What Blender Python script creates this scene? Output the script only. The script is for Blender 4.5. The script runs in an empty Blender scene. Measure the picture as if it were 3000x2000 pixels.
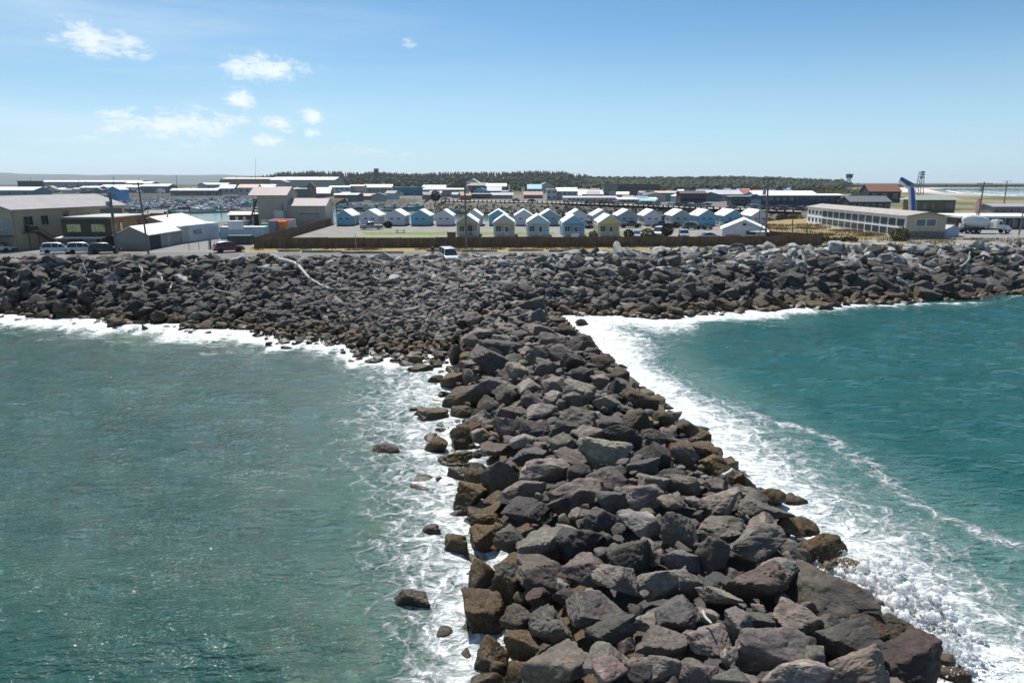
import bpy, bmesh, math, random
import numpy as np
from mathutils import Vector, Matrix, Euler
random.seed(7)
RNG = np.random.default_rng(11)
SC = bpy.context.scene
COL = SC.collection
R = math.radians
H = 17.0                       # camera height above the sea
PITCH = R(13.14)
SUN_EL, SUN_AZ = R(56), R(-18)  # azimuth measured from straight ahead (+Y), negative = to the left

# ------------------------------------------------------------------ survey of the photograph -> ground plan
def ray(px, py):
    u, v = (px - 1500) / 2000.0, (1000 - py) / 2000.0
    return (u, v * math.sin(PITCH) + math.cos(PITCH), v * math.cos(PITCH) - math.sin(PITCH))
def at(px, py, z=5.5):          # point of the level plane z seen at a pixel
    d = ray(px, py); t = (z - H) / d[2]
    return (d[0] * t, d[1] * t, z)
def aty(px, py, y):             # point at forward distance y seen at a pixel
    d = ray(px, py); t = y / d[1]
    return (d[0] * t, y, H + d[2] * t)
def proj(p):
    x, y, z = p[0], p[1], p[2] - H
    c = y * math.cos(PITCH) - z * math.sin(PITCH)
    v = y * math.sin(PITCH) + z * math.cos(PITCH)
    return 1500 + 2000 * x / c, 1000 - 2000 * v / c, c

# ------------------------------------------------------------------ noise
def vnoise(p, seed=0):
    p = np.asarray(p, float)
    i = np.floor(p).astype(np.int64); f = p - i
    f = f * f * (3 - 2 * f)
    def h(a, b, c):
        n = (a * 374761393 + b * 668265263 + c * 2147483647 + seed * 974711) & 0xffffffff
        n = ((n ^ (n >> 13)) * 1274126177) & 0xffffffff
        n = (n ^ (n >> 16)) & 0xffffffff
        return n / 4294967295.0
    x, y, z = i[:, 0], i[:, 1], i[:, 2]
    fx, fy, fz = f[:, 0], f[:, 1], f[:, 2]
    a = h(x, y, z) * (1 - fx) + h(x + 1, y, z) * fx
    b = h(x, y + 1, z) * (1 - fx) + h(x + 1, y + 1, z) * fx
    c = h(x, y, z + 1) * (1 - fx) + h(x + 1, y, z + 1) * fx
    d = h(x, y + 1, z + 1) * (1 - fx) + h(x + 1, y + 1, z + 1) * fx
    return (a * (1 - fy) + b * fy) * (1 - fz) + (c * (1 - fy) + d * fy) * fz
def fbm(p, oct=3, seed=0):
    s, a, t = 0, 1.0, 0
    p = np.asarray(p, float)
    for k in range(oct):
        s = s + a * vnoise(p * 2.03 ** k + 17.3 * k, seed + k); t += a; a *= .5
    return s / t

# ------------------------------------------------------------------ scene helpers
def tag(o, label=None, cat=None, group=None, kind=None):
    if label: o['label'] = label
    if cat: o['category'] = cat
    if group: o['group'] = group
    if kind: o['kind'] = kind
    return o
def empty(name, loc, rz, label, cat, group=None):
    o = bpy.data.objects.new(name, None); COL.objects.link(o)
    o.location = loc; o.rotation_euler = (0, 0, rz); o.empty_display_size = .3
    return tag(o, label, cat, group)
def link(name, me, m=None, parent=None, loc=None):
    o = bpy.data.objects.new(name, me); COL.objects.link(o)
    if m is not None and len(me.materials) == 0: me.materials.append(m)
    if parent: o.parent = parent
    if loc is not None: o.location = loc
    return o
def np_mesh(name, v, f, smooth=None, attrs=None):
    """mesh from numpy arrays; f is (n,3) or (n,4)"""
    me = bpy.data.meshes.new(name)
    v = np.asarray(v, np.float32); f = np.asarray(f, np.int32)
    n, k = f.shape
    me.vertices.add(len(v)); me.vertices.foreach_set('co', v.ravel())
    me.loops.add(n * k); me.loops.foreach_set('vertex_index', f.ravel())
    me.polygons.add(n)
    me.polygons.foreach_set('loop_start', np.arange(0, n * k, k, dtype=np.int32))
    me.polygons.foreach_set('loop_total', np.full(n, k, dtype=np.int32))
    if smooth is not None:
        me.polygons.foreach_set('use_smooth', np.full(n, True))
    me.update(calc_edges=True)
    if smooth: me.set_sharp_from_angle(angle=R(smooth))
    for an, (ty, arr) in (attrs or {}).items():
        a = me.attributes.new(an, ty, 'POINT')
        if ty == 'FLOAT': a.data.foreach_set('value', np.asarray(arr, np.float32))
        else: a.data.foreach_set('color', np.asarray(arr, np.float32).ravel())
    return me

class MB:
    """collects boxes, prisms, tubes and lathes; build() links them as ONE mesh object"""
    def __init__(s): s.v = []; s.f = []
    def poly(s, pts, faces):
        b = len(s.v); s.v += [tuple(p) for p in pts]; s.f += [tuple(b + i for i in q) for q in faces]; return s
    def box(s, x0, x1, y0, y1, z0, z1):
        return s.poly([(x0, y0, z0), (x1, y0, z0), (x1, y1, z0), (x0, y1, z0), (x0, y0, z1), (x1, y0, z1), (x1, y1, z1), (x0, y1, z1)],
                      [(0, 3, 2, 1), (4, 5, 6, 7), (0, 1, 5, 4), (1, 2, 6, 5), (2, 3, 7, 6), (3, 0, 4, 7)])
    def prism(s, prof, axis, a, b):
        """profile of 2-D points swept along an axis from a to b: axis 'y' -> (x,z) profile, 'x' -> (y,z), 'z' -> (x,y)"""
        n = len(prof)
        mk = {'y': lambda p, t: (p[0], t, p[1]), 'x': lambda p, t: (t, p[0], p[1]), 'z': lambda p, t: (p[0], p[1], t)}[axis]
        pts = [mk(p, a) for p in prof] + [mk(p, b) for p in prof]
        return s.poly(pts, [tuple(range(n))[::-1], tuple(range(n, 2 * n))] + [(i, (i + 1) % n, n + (i + 1) % n, n + i) for i in range(n)])
    def tube(s, pts, rad, n=8, cap=True):
        pts = [Vector(p) for p in pts]; rad = rad if isinstance(rad, (list, tuple)) else [rad] * len(pts)
        rings = []
        for i, p in enumerate(pts):
            d = (pts[min(i + 1, len(pts) - 1)] - pts[max(i - 1, 0)]).normalized()
            a = d.cross(Vector((0, 0, 1)) if abs(d.z) < .9 else Vector((1, 0, 0))).normalized(); b = d.cross(a)
            rings.append([p + (a * math.cos(2 * math.pi * k / n) + b * math.sin(2 * math.pi * k / n)) * rad[i] for k in range(n)])
        fs = []
        for i in range(len(pts) - 1):
            for k in range(n):
                fs.append((i * n + k, i * n + (k + 1) % n, (i + 1) * n + (k + 1) % n, (i + 1) * n + k))
        if cap: fs += [tuple(range(n))[::-1], tuple(range((len(pts) - 1) * n, len(pts) * n))]
        return s.poly([p for r in rings for p in r], fs)
    def lathe(s, prof, n=16, axis='z', c=(0, 0, 0)):
        """prof: (radius, height) pairs"""
        pts = []
        for r, h in prof:
            for k in range(n):
                x, y = r * math.cos(2 * math.pi * k / n), r * math.sin(2 * math.pi * k / n)
                q = {'z': (x, y, h), 'x': (h, x, y), 'y': (x, h, y)}[axis]
                pts.append((q[0] + c[0], q[1] + c[1], q[2] + c[2]))
        fs = [(i * n + k, i * n + (k + 1) % n, (i + 1) * n + (k + 1) % n, (i + 1) * n + k) for i in range(len(prof) - 1) for k in range(n)]
        fs += [tuple(range(n))[::-1], tuple(range((len(prof) - 1) * n, len(prof) * n))]
        return s.poly(pts, fs)
    def build(s, name, m, parent=None, smooth=None, bevel=0):
        me = bpy.data.meshes.new(name); me.from_pydata(s.v, [], s.f)
        bm = bmesh.new(); bm.from_mesh(me)
        bmesh.ops.recalc_face_normals(bm, faces=bm.faces[:])
        if bevel: bmesh.ops.bevel(bm, geom=bm.edges[:], offset=bevel, segments=2, affect='EDGES', profile=.6, clamp_overlap=True)
        bm.to_mesh(me); bm.free()
        if smooth:
            me.polygons.foreach_set('use_smooth', np.full(len(me.polygons), True)); me.set_sharp_from_angle(angle=R(smooth))
        me.update()
        return link(name, me, m, parent)

# ------------------------------------------------------------------ materials
def nt(m):
    m.use_nodes = True; t = m.node_tree; t.nodes.clear(); return t
class NT:
    def __init__(s, t): s.t = t
    def n(s, ty, **kw):
        nd = s.t.nodes.new(ty)
        for k, v in kw.items():
            if k.startswith('i_'):
                key = k[2:]; key = int(key) if key.isdigit() else key.replace('_', ' ')
                s.put(nd.inputs[key], v)
            else: setattr(nd, k, v)
        return nd
    def put(s, sock, v):
        if isinstance(v, bpy.types.NodeSocket): s.t.links.new(v, sock)
        elif isinstance(v, bpy.types.Node): s.t.links.new(v.outputs[0], sock)
        else: sock.default_value = v
    def math(s, op, a, b=0.0, c=None, clamp=False):
        nd = s.t.nodes.new('ShaderNodeMath'); nd.operation = op; nd.use_clamp = clamp
        s.put(nd.inputs[0], a); s.put(nd.inputs[1], b)
        if c is not None: s.put(nd.inputs[2], c)
        return nd.outputs[0]
    def mix(s, f, a, b, bt='MIX'):
        nd = s.t.nodes.new('ShaderNodeMix'); nd.data_type = 'RGBA'; nd.blend_type = bt; nd.clamp_factor = True
        s.put(nd.inputs[0], f); s.put(nd.inputs[6], a); s.put(nd.inputs[7], b); return nd.outputs[2]
    def noise(s, vec, scale, detail=3, rough=.55, dist=0.0):
        nd = s.t.nodes.new('ShaderNodeTexNoise'); s.put(nd.inputs['Vector'], vec)
        nd.inputs['Scale'].default_value = scale; nd.inputs['Detail'].default_value = detail
        nd.inputs['Roughness'].default_value = rough; nd.inputs['Distortion'].default_value = dist
        return nd.outputs[0]
    def ramp(s, v, a, b, lo=0.0, hi=1.0, smooth=True):
        nd = s.t.nodes.new('ShaderNodeMapRange'); nd.interpolation_type = 'SMOOTHSTEP' if smooth else 'LINEAR'; nd.clamp = True
        s.put(nd.inputs[0], v)
        for k, x in zip((1, 2, 3, 4), (a, b, lo, hi)): s.put(nd.inputs[k], x)
        return nd.outputs[0]
    def mapping(s, vec, scale=(1, 1, 1), rot=(0, 0, 0), loc=(0, 0, 0)):
        nd = s.t.nodes.new('ShaderNodeMapping'); s.put(nd.inputs[0], vec)
        nd.inputs['Scale'].default_value = scale; nd.inputs['Rotation'].default_value = rot; nd.inputs['Location'].default_value = loc
        return nd.outputs[0]
def c4(c): return (c[0], c[1], c[2], 1)
_M = {}
def mat(color, rough=.7, var=.18, scale=1.5, bump=.0, metal=0.0, spec=.4, lines=None, line_gap=.25, line_dark=.75, name=None):
    """weathered painted / mineral surface: mottled, with dirt blotches; lines = 'x','y','z' adds board or corrugation seams"""
    key = (tuple(color), rough, var, scale, bump, metal, spec, lines, line_gap, line_dark)
    if key in _M: return _M[key]
    m = bpy.data.materials.new(name or 'surface'); t = NT(nt(m))
    tc = t.n('ShaderNodeTexCoord').outputs['Object']
    n1 = t.noise(tc, scale, 5, .65); n2 = t.noise(t.mapping(tc, (1.0, 1.0, .25)), scale * 3.1, 4, .6)
    f = t.math('ADD', t.math('MULTIPLY', n1, .6), t.math('MULTIPLY', n2, .4))
    dark = tuple(c * (1 - 1.6 * var) for c in color); lite = tuple(min(c * (1 + 1.1 * var), .9) for c in color)
    c = t.mix(t.ramp(f, .3, .7), c4(dark), c4(lite))
    hgt = n2
    if lines:
        sep = t.n('ShaderNodeSeparateXYZ'); t.put(sep.inputs[0], tc)
        q = t.math('FRACT', t.math('DIVIDE', sep.outputs['xyz'.index(lines)], line_gap))
        seam = t.math('LESS_THAN', q, .16)
        cell = t.math('FLOOR', t.math('DIVIDE', sep.outputs['xyz'.index(lines)], line_gap))
        wn = t.n('ShaderNodeTexWhiteNoise', noise_dimensions='1D'); t.put(wn.inputs['W'], cell)
        c = t.mix(t.math('MULTIPLY', wn.outputs[0], .35), c, c4(dark))
        c = t.mix(seam, c, c4(tuple(x * line_dark for x in color)))
    p = t.n('ShaderNodeBsdfPrincipled'); t.put(p.inputs['Base Color'], c)
    p.inputs['Roughness'].default_value = rough; p.inputs['Metallic'].default_value = metal; p.inputs['Specular IOR Level'].default_value = spec
    if bump:
        b = t.n('ShaderNodeBump', i_Strength=bump, i_Distance=.03, i_Height=hgt); t.put(p.inputs['Normal'], b.outputs[0])
    o = t.n('ShaderNodeOutputMaterial'); t.put(o.inputs[0], p.outputs[0])
    _M[key] = m; return m
def glass_mat(color=(.02, .03, .035), rough=.08):
    key = ('glass', color, rough)
    if key in _M: return _M[key]
    m = bpy.data.materials.new('window_glass'); t = NT(nt(m))
    tc = t.n('ShaderNodeTexCoord').outputs['Object']
    n = t.noise(tc, 1.3, 3)
    p = t.n('ShaderNodeBsdfPrincipled', i_Roughness=rough); p.inputs['Specular IOR Level'].default_value = .9
    t.put(p.inputs['Base Color'], t.mix(n, c4(color), c4(tuple(x * 2.2 + .004 for x in color))))
    b = t.n('ShaderNodeBump', i_Strength=.06, i_Distance=.05, i_Height=t.noise(tc, .8, 2)); t.put(p.inputs['Normal'], b.outputs[0])
    o = t.n('ShaderNodeOutputMaterial'); t.put(o.inputs[0], p.outputs[0]); _M[key] = m; return m
def car_paint(color):
    key = ('car', tuple(color))
    if key in _M: return _M[key]
    m = bpy.data.materials.new('car_paint'); t = NT(nt(m))
    tc = t.n('ShaderNodeTexCoord').outputs['Object']
    p = t.n('ShaderNodeBsdfPrincipled', i_Roughness=.28); p.inputs['Coat Weight'].default_value = .6; p.inputs['Coat Roughness'].default_value = .06
    t.put(p.inputs['Base Color'], t.mix(t.ramp(t.noise(tc, 2.5, 4), .35, .75, 0, .4), c4(color), c4(tuple(c * .7 + .012 for c in color))))
    o = t.n('ShaderNodeOutputMaterial'); t.put(o.inputs[0], p.outputs[0]); _M[key] = m; return m

# ------------------------------------------------------------------ camera, sun, sky
cam = bpy.data.cameras.new('camera'); cam.lens = 24; cam.sensor_width = 36; cam.clip_start = .5; cam.clip_end = 60000
co = bpy.data.objects.new('camera', cam); COL.objects.link(co); co.location = (0, 0, H); co.rotation_euler = (R(90) - PITCH, 0, 0)
SC.camera = co
sd = Vector((math.sin(SUN_AZ) * math.cos(SUN_EL), math.cos(SUN_AZ) * math.cos(SUN_EL), math.sin(SUN_EL)))
sl = bpy.data.lights.new('sun', 'SUN'); sl.energy = 5.0; sl.angle = R(.53); sl.color = (1, .965, .90)
so = bpy.data.objects.new('sun', sl); COL.objects.link(so); so.rotation_euler = sd.to_track_quat('Z', 'Y').to_euler(); so.location = (0, 0, 300)
W = bpy.data.worlds.new('World'); SC.world = W; W.use_nodes = True
t = NT(W.node_tree); W.node_tree.nodes.clear()
sky = t.n('ShaderNodeTexSky', sky_type='NISHITA', sun_disc=False, sun_elevation=SUN_EL, sun_rotation=SUN_AZ, altitude=20, air_density=.75, dust_density=.4, ozone_density=3.2)
tc = t.n('ShaderNodeTexCoord').outputs['Generated']
sep = t.n('ShaderNodeSeparateXYZ'); t.put(sep.inputs[0], tc)
def cloud_dir(px, py):
    d = Vector(ray(px, py)).normalized(); return d
# azimuth / elevation coordinates of the sky dome (degrees)
azi = t.math('MULTIPLY', t.math('ARCTAN2', sep.outputs[0], sep.outputs[1]), 57.2958)
ele = t.math('MULTIPLY', t.math('ARCSINE', sep.outputs[2]), 57.2958)
cv = t.n('ShaderNodeCombineXYZ'); t.put(cv.inputs[0], azi); t.put(cv.inputs[1], t.math('MULTIPLY', ele, 2.2)); 
nz = t.noise(cv.outputs[0], .55, 7, .62, .3); nz2 = t.noise(cv.outputs[0], 1.9, 5, .6)
nzz = t.math('ADD', t.math('MULTIPLY', nz, .68), t.math('MULTIPLY', nz2, .32))
CLOUDS = [(255, 118, 75, 26, .8), (330, 132, 70, 26, .75), (385, 148, 40, 14, .5), (180, 45, 60, 16, .35), (770, 202, 85, 20, 1.0), (708, 294, 34, 17, .9), (600, 314, 30, 12, .5), (350, 338, 40, 15, .75), (515, 364, 110, 22, .9), (670, 353, 46, 13, .8), (668, 388, 55, 16, .45),
          (818, 360, 42, 14, .85), (915, 342, 26, 11, .85), (842, 385, 26, 8, .7), (910, 388, 22, 9, .5), (790, 408, 46, 11, .7), (320, 382, 48, 10, .55), (455, 398, 40, 9, .5), (270, 402, 35, 7, .4), (1195, 122, 18, 9, .75), (900, 135, 38, 16, .25),
          (1000, 420, 30, 6, .5), (1075, 445, 60, 12, .5), (1185, 454, 25, 7, .55), (560, 425, 60, 8, .4), (1010, 437, 30, 6, .4)]
tot = None
for (px, py, wx, wy, s) in CLOUDS:
    d = cloud_dir(px, py); a0 = math.degrees(math.atan2(d.x, d.y)); e0 = math.degrees(math.asin(d.z))
    sa, se = 1.5 * wx / 2000 * 57.3 / (1 + ((px - 1500) / 2000) ** 2), 1.6 * wy / 2000 * 57.3
    q = t.math('ADD', t.math('POWER', t.math('MULTIPLY', t.math('SUBTRACT', azi, a0), 1 / sa), 2.0),
               t.math('POWER', t.math('MULTIPLY', t.math('SUBTRACT', ele, e0), 1 / se), 2.0))
    g = t.math('MULTIPLY', t.math('EXPONENT', t.math('MULTIPLY', q, -.9)), s)
    tot = g if tot is None else t.math('MAXIMUM', tot, g)
cl = t.ramp(t.math('ADD', tot, t.math('MULTIPLY', t.math('SUBTRACT', nzz, .5), 2.8)), .26, 1.05)
cl = t.math('MULTIPLY', cl, t.ramp(tot, .02, .3))
# thin high veil, denser to the left
veil = t.math('MULTIPLY', t.ramp(t.noise(t.mapping(cv.outputs[0], (.25, .9, 1), (0, 0, .12)), .12, 5, .6), .35, .8), t.ramp(azi, 12, -38, 0, .55))
skyb = t.mix(1.0, sky.outputs[0], (.96, 1.37, 1.42, 1), 'MULTIPLY')
skyb = t.mix(t.ramp(ele, 13, -1, 0, .72), skyb, (7.7, 10.1, 12.0, 1))
skyc = t.mix(veil, skyb, (10.6, 12.2, 13.4, 1))
skyc = t.mix(t.math('MULTIPLY', cl, .78), skyc, (13.0, 13.6, 14.2, 1))
bg = t.n('ShaderNodeBackground', i_Strength=.062); t.put(bg.inputs[0], skyc)
wo = t.n('ShaderNodeOutputWorld'); t.put(wo.inputs[0], bg.outputs[0])
SC.view_settings.view_transform = 'Standard'; SC.view_settings.look = 'None'; SC.view_settings.exposure = .35; SC.view_settings.gamma = 1
SC.cycles.max_bounces = 7; SC.cycles.diffuse_bounces = 3; SC.cycles.glossy_bounces = 3; SC.cycles.volume_bounces = 0; SC.cycles.transparent_max_bounces = 8
SC.cycles.use_denoising = True
SC.cycles.sample_clamp_indirect = 6
# ------------------------------------------------------------------ shape of the coast
_wp = [at(px, py, 0) for px, py in ((-900, 905), (0, 925), (200, 930), (400, 948), (600, 960), (800, 985), (1000, 1012), (1150, 1040), (1290, 1056), (1640, 925), (1700, 918), (1900, 928), (2100, 914), (2300, 899), (2600, 884), (3000, 868), (3900, 850))]
_wp.sort(); WX = np.array([p[0] for p in _wp]); WY = np.array([p[1] for p in _wp])
_cp = [at(px, py, z) for px, py, z in ((-900, 768, 6.2), (0, 768, 6.2), (600, 766, 6.1), (1200, 760, 6.1), (1600, 754, 6.2), (1900, 744, 6.1), (2100, 736, 6.0), (2500, 731, 5.9), (3000, 722, 5.9), (3900, 716, 5.9))]
_cp.sort(); CX = np.array([p[0] for p in _cp]); CY = np.array([p[1] for p in _cp]); CZ = np.array([p[2] for p in _cp])
def yw(x): return np.interp(x, WX, WY) + np.where(np.asarray(x) < 6, 1.0, .5) * (np.sin(np.asarray(x) * .55) + .7 * np.sin(np.asarray(x) * 1.37 + 1) + .5 * np.sin(np.asarray(x) * 3.1 + 2))
def ycr(x): return np.interp(x, CX, CY)
def zcr(x): return np.interp(x, CX, CZ)
def jc(y): return 7.0 - .125 * (np.asarray(y, float) - 20.5) + np.interp(y, [45, 75], [.65, 0])      # breakwater axis
def jw(y): return np.interp(y, [45, 75], [8.95, 8.3])              # half width at the waterline
def s_jet(x, y):
    u = (x - jc(y)) / jw(y)
    h = 3.0 * (1 - np.abs(u) ** 2.1) - .15
    return np.maximum(h, -2.5)
def s_rev(x, y):
    w, c, z = yw(x), ycr(x), zcr(x)
    k = (y - w) / np.maximum(c - w, 1)
    up = z * np.clip(k, 0, 1) ** .92
    return np.where(k < 0, np.maximum(k * 8, -2.5), np.where(y > c + 1.2, np.maximum(z - (y - c - 1.2) * .9, 4.2), up))
def s_all(x, y): return np.maximum(s_jet(x, y), s_rev(x, y))
def off_shore(x, y):            # metres of open water to the nearest shore line
    return np.minimum(np.abs(x - jc(y)) - jw(y), np.where(y < 96, (yw(x) - y) * .92, 0.0 * y))

# ------------------------------------------------------------------ sea
def axis(spec):
    out = [spec[0][0]]
    for a, b, st in spec:
        n = max(1, int(round((b - a) / st))); out += list(a + (b - a) * (np.arange(1, n + 1) / n))
    return np.array(out)
def grid(xs, ys):
    X, Y = np.meshgrid(xs, ys); nx, ny = len(xs), len(ys)
    i = np.arange(nx * ny).reshape(ny, nx)
    f = np.stack([i[:-1, :-1], i[:-1, 1:], i[1:, 1:], i[1:, :-1]], -1).reshape(-1, 4)
    return X.ravel(), Y.ravel(), f
def seg_d(x, y, pts):
    d = np.full(x.shape, 1e9)
    for (ax, ay), (bx, by) in zip(pts[:-1], pts[1:]):
        l2 = (bx - ax) ** 2 + (by - ay) ** 2
        k = np.clip(((x - ax) * (bx - ax) + (y - ay) * (by - ay)) / l2, 0, 1)
        d = np.minimum(d, np.hypot(x - ax - k * (bx - ax), y - ay - k * (by - ay)))
    return d
xs = axis([(-9000, -1500, 1500), (-1500, -300, 150), (-300, -90, 12), (-90, -34, .55), (-34, 40, .33), (40, 86, .55), (86, 300, 12), (300, 1500, 150), (1500, 9000, 1500)])
ys = axis([(-60, 8, 4), (8, 60, .33), (60, 98, .4), (98, 140, 6), (140, 600, 40), (600, 2000, 200), (2000, 14000, 2000)])
X, Y, F = grid(xs, ys)
near = ((np.abs(X) < 300) & (Y < 110)).astype(float)
def wave(kx, ky, l, a, ph=0, sharp=1.0):
    n = math.hypot(kx, ky); p = (X * kx + Y * ky) / n * 2 * math.pi / l + ph
    q = .5 + .5 * np.sin(p + 1.3 * fbm(np.stack([X / 14, Y / 14, 0 * X + ph], 1), 2, 5) * 3)
    return a * (2 * q ** sharp - 1)
Z = wave(.3, 1, 9.5, .10, 0, 1.4) + wave(-.2, 1, 5.2, .055, 1, 1.4) + wave(.55, 1, 3.1, .032, 2, 1.3) + wave(-.5, .8, 2.1, .016, 4) + wave(.1, 1, 1.5, .012, 3)
Z += .12 * (fbm(np.stack([X / 5, Y / 3.2, 0 * X], 1), 3, 9) - .5)
# swell running in towards the rocks on the right, about to break at its far end
A, B = at(2440, 1035, 0), at(3080, 862, 0)
sw = seg_d(X, Y, [(A[0], A[1]), (B[0], B[1])])
side = (X - A[0]) * (B[1] - A[1]) - (Y - A[1]) * (B[0] - A[0])
kk = np.clip(((X - A[0]) * (B[0] - A[0]) + (Y - A[1]) * (B[1] - A[1])) / ((B[0] - A[0]) ** 2 + (B[1] - A[1]) ** 2), 0, 1.6)
Z += (.35 + .75 * np.clip(kk, 0, 1)) * np.exp(-(sw / np.where(side > 0, 3.6, 1.8)) ** 2)
Z *= near
D = off_shore(X, Y)
n1 = fbm(np.stack([X / 3.5, Y / 3.5, 0 * X + 3], 1), 3, 21); n2 = fbm(np.stack([X / 9, Y / 9, 0 * X + 8], 1), 3, 22)
right = X > jc(Y)
u_d = np.abs(X - jc(Y)) - jw(Y)
r_d = (yw(X) - Y) * .92
wr = np.interp(Y, [15, 24, 33, 42, 52, 62, 76, 92], [12, 11.5, 10.5, 8, 7, 6.5, 9, 10])
wl = np.interp(Y, [15, 22, 26, 35, 47, 60, 72], [4.5, 5.0, 7, 8.5, 12.5, 13, 11])
wj = np.where(right, wr, wl) * (.55 + .9 * n2)
fj = np.clip(1 - u_d / wj, 0, 1) ** np.where(right, .75, .62) * np.where(right, np.interp(Y, [20, 40, 60, 80], [.82, .85, 1.04, 1.15]), .74)
wv = np.interp(X, [-80, -45, -22, -10, 8, 20, 34, 50, 80], [10, 9, 6.5, 9, 12, 10, 7.5, 5, 5.5]) * (.5 + 1.0 * n2)
fr = np.clip(1.1 - r_d / wv, 0, 1.05) * 1.25
FO = np.where(Y < 97, np.maximum(fj, fr), 0)
line = [at(px, py, 0)[:2] for px, py in ((2060, 1160), (2158, 1194), (2240, 1228), (2359, 1252), (2444, 1296), (2512, 1340), (2597, 1395), (2648, 1449), (2720, 1495), (2860, 1560), (3100, 1650))]
ld = seg_d(X, Y, line)
FO = np.maximum(FO, .58 * np.exp(-(ld / (.55 + 1.5 * n1)) ** 2) * np.where(n2 > .36, 1, .5))
FO = np.maximum(FO, np.exp(-(sw / 1.4) ** 2) * np.clip((kk - .55) * 2.6, 0, .95) * np.where(side > 0, 0.55, 1))
bx_, by_, _ = at(2570, 1800, 0); FO = np.maximum(FO, 1.35 * np.exp(-(((X - bx_) / 2.6) ** 2 + ((Y - by_) / 1.9) ** 2)))
bx_, by_, _ = at(2860, 1960, 0); FO = np.maximum(FO, 1.05 * np.exp(-(((X - bx_) / 3.2) ** 2 + ((Y - by_) / 2.4) ** 2)))
FO *= near
milk = np.where(Y < 97, np.clip(1.1 - u_d / np.where(right, 1.35 * wr, 1.0 * wl), 0, 1) * np.where(right, 1, .6), 0) * near
milk = np.maximum(milk, np.clip(1 - r_d / (wv * 1.3), 0, 1) * near * (Y < 97))
Z += near * np.clip(FO, 0, 1) * .22 * (n1 - .3)
# shallows with sunken stones on the left
shal = np.clip(1 - u_d / 9, 0, 1) * np.clip(1 - (Y - 14) / 16, 0, 1) * (~right) * near
me = np_mesh('sea', np.stack([X, Y, Z], 1), F, smooth=0, attrs={'foam': ('FLOAT', FO), 'milk': ('FLOAT', milk), 'shoal': ('FLOAT', shal)})
m = bpy.data.materials.new('sea_water'); t = NT(nt(m))
pos = t.n('ShaderNodeNewGeometry').outputs['Position']
def attr(n): return t.n('ShaderNodeAttribute', attribute_name=n).outputs['Fac']
foam, milk_, shoal = attr('foam'), attr('milk'), attr('shoal')
warp = t.n('ShaderNodeTexNoise', i_Scale=.55, i_Detail=4.0); t.put(warp.inputs['Vector'], pos)
wp = t.n('ShaderNodeVectorMath', operation='MULTIPLY_ADD'); t.put(wp.inputs[0], warp.outputs['Color']); wp.inputs[1].default_value = (2.2, 2.2, 0); t.put(wp.inputs[2], pos)
def lace(scale, w):
    v = t.n('ShaderNodeTexVoronoi', feature='DISTANCE_TO_EDGE', i_Scale=scale); t.put(v.inputs['Vector'], wp.outputs[0])
    return t.ramp(v.outputs['Distance'], 0, w, 1, 0)
l1, l2 = lace(.85, .16), lace(2.1, .22)
fine = t.noise(wp.outputs[0], 5.5, 6, .7); big = t.noise(wp.outputs[0], 1.1, 5, .62)
patt = t.math('ADD', t.math('ADD', t.math('MULTIPLY', l1, .15), t.math('MULTIPLY', l2, .10)), t.math('ADD', t.math('MULTIPLY', fine, .56), t.math('MULTIPLY', big, .50)))
th = t.math('SUBTRACT', 1.10, t.math('MULTIPLY', foam, 1.0))
fm = t.math('MULTIPLY', t.math('MULTIPLY', t.ramp(t.math('SUBTRACT', patt, th), -.06, .34), t.ramp(foam, .02, .2)), t.math('MAXIMUM', t.ramp(big, .34, .62, .62, 1.0), t.ramp(foam, .8, 1.1)))
# body colour of the water: turbid green, patchy, milky where aerated, brownish over the shoal
patch = t.noise(t.mapping(pos, (.02, .05, 1)), 1, 4, .6)
sepx = t.n('ShaderNodeSeparateXYZ'); t.put(sepx.inputs[0], pos)
rt = t.ramp(sepx.outputs[0], -6, 8)
body = t.mix(rt, (.011, .054, .045, 1), (.009, .072, .070, 1))
body = t.mix(t.ramp(patch, .3, .7), body, t.mix(rt, (.019, .070, .052, 1), (.016, .096, .086, 1)))
body = t.mix(t.math('MULTIPLY', shoal, t.ramp(t.noise(pos, .6, 4), .38, .62, .15, .75)), body, (.06, .085, .06, 1))
body = t.mix(t.math('MULTIPLY', milk_, t.ramp(big, .3, .7, .3, .8)), body, (.20, .30, .262, 1))
p = t.n('ShaderNodeBsdfPrincipled', i_IOR=1.333)
t.put(p.inputs['Base Color'], t.mix(fm, body, (.82, .84, .85, 1)))
t.put(p.inputs['Roughness'], t.math('ADD', .062, t.math('MULTIPLY', fm, .7)))
p.inputs['Specular IOR Level'].default_value = .5
rip = t.math('ADD', t.math('ADD', t.math('MULTIPLY', t.noise(t.mapping(pos, (.42, 1.1, 1), (0, 0, .22)), 1.0, 5, .62, .4), 1.0), t.math('MULTIPLY', t.noise(t.mapping(pos, (1.5, 2.9, 1), (0, 0, -.18)), 1.0, 3, .5, .3), .55)),
             t.math('MULTIPLY', t.noise(t.mapping(pos, (6, 9, 1)), 1.0, 3, .6), .12))
b = t.n('ShaderNodeBump', i_Strength=t.ramp(sepx.outputs[1], 60, 200, 1.0, .06), i_Distance=.42, i_Height=t.math('ADD', rip, t.math('MULTIPLY', t.math('MULTIPLY', fm, patt), .5))); t.put(p.inputs['Normal'], b.outputs[0])
o = t.n('ShaderNodeOutputMaterial'); t.put(o.inputs[0], p.outputs[0])
SEA_MAT = m
tag(link('sea', me, m), kind='structure')

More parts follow.
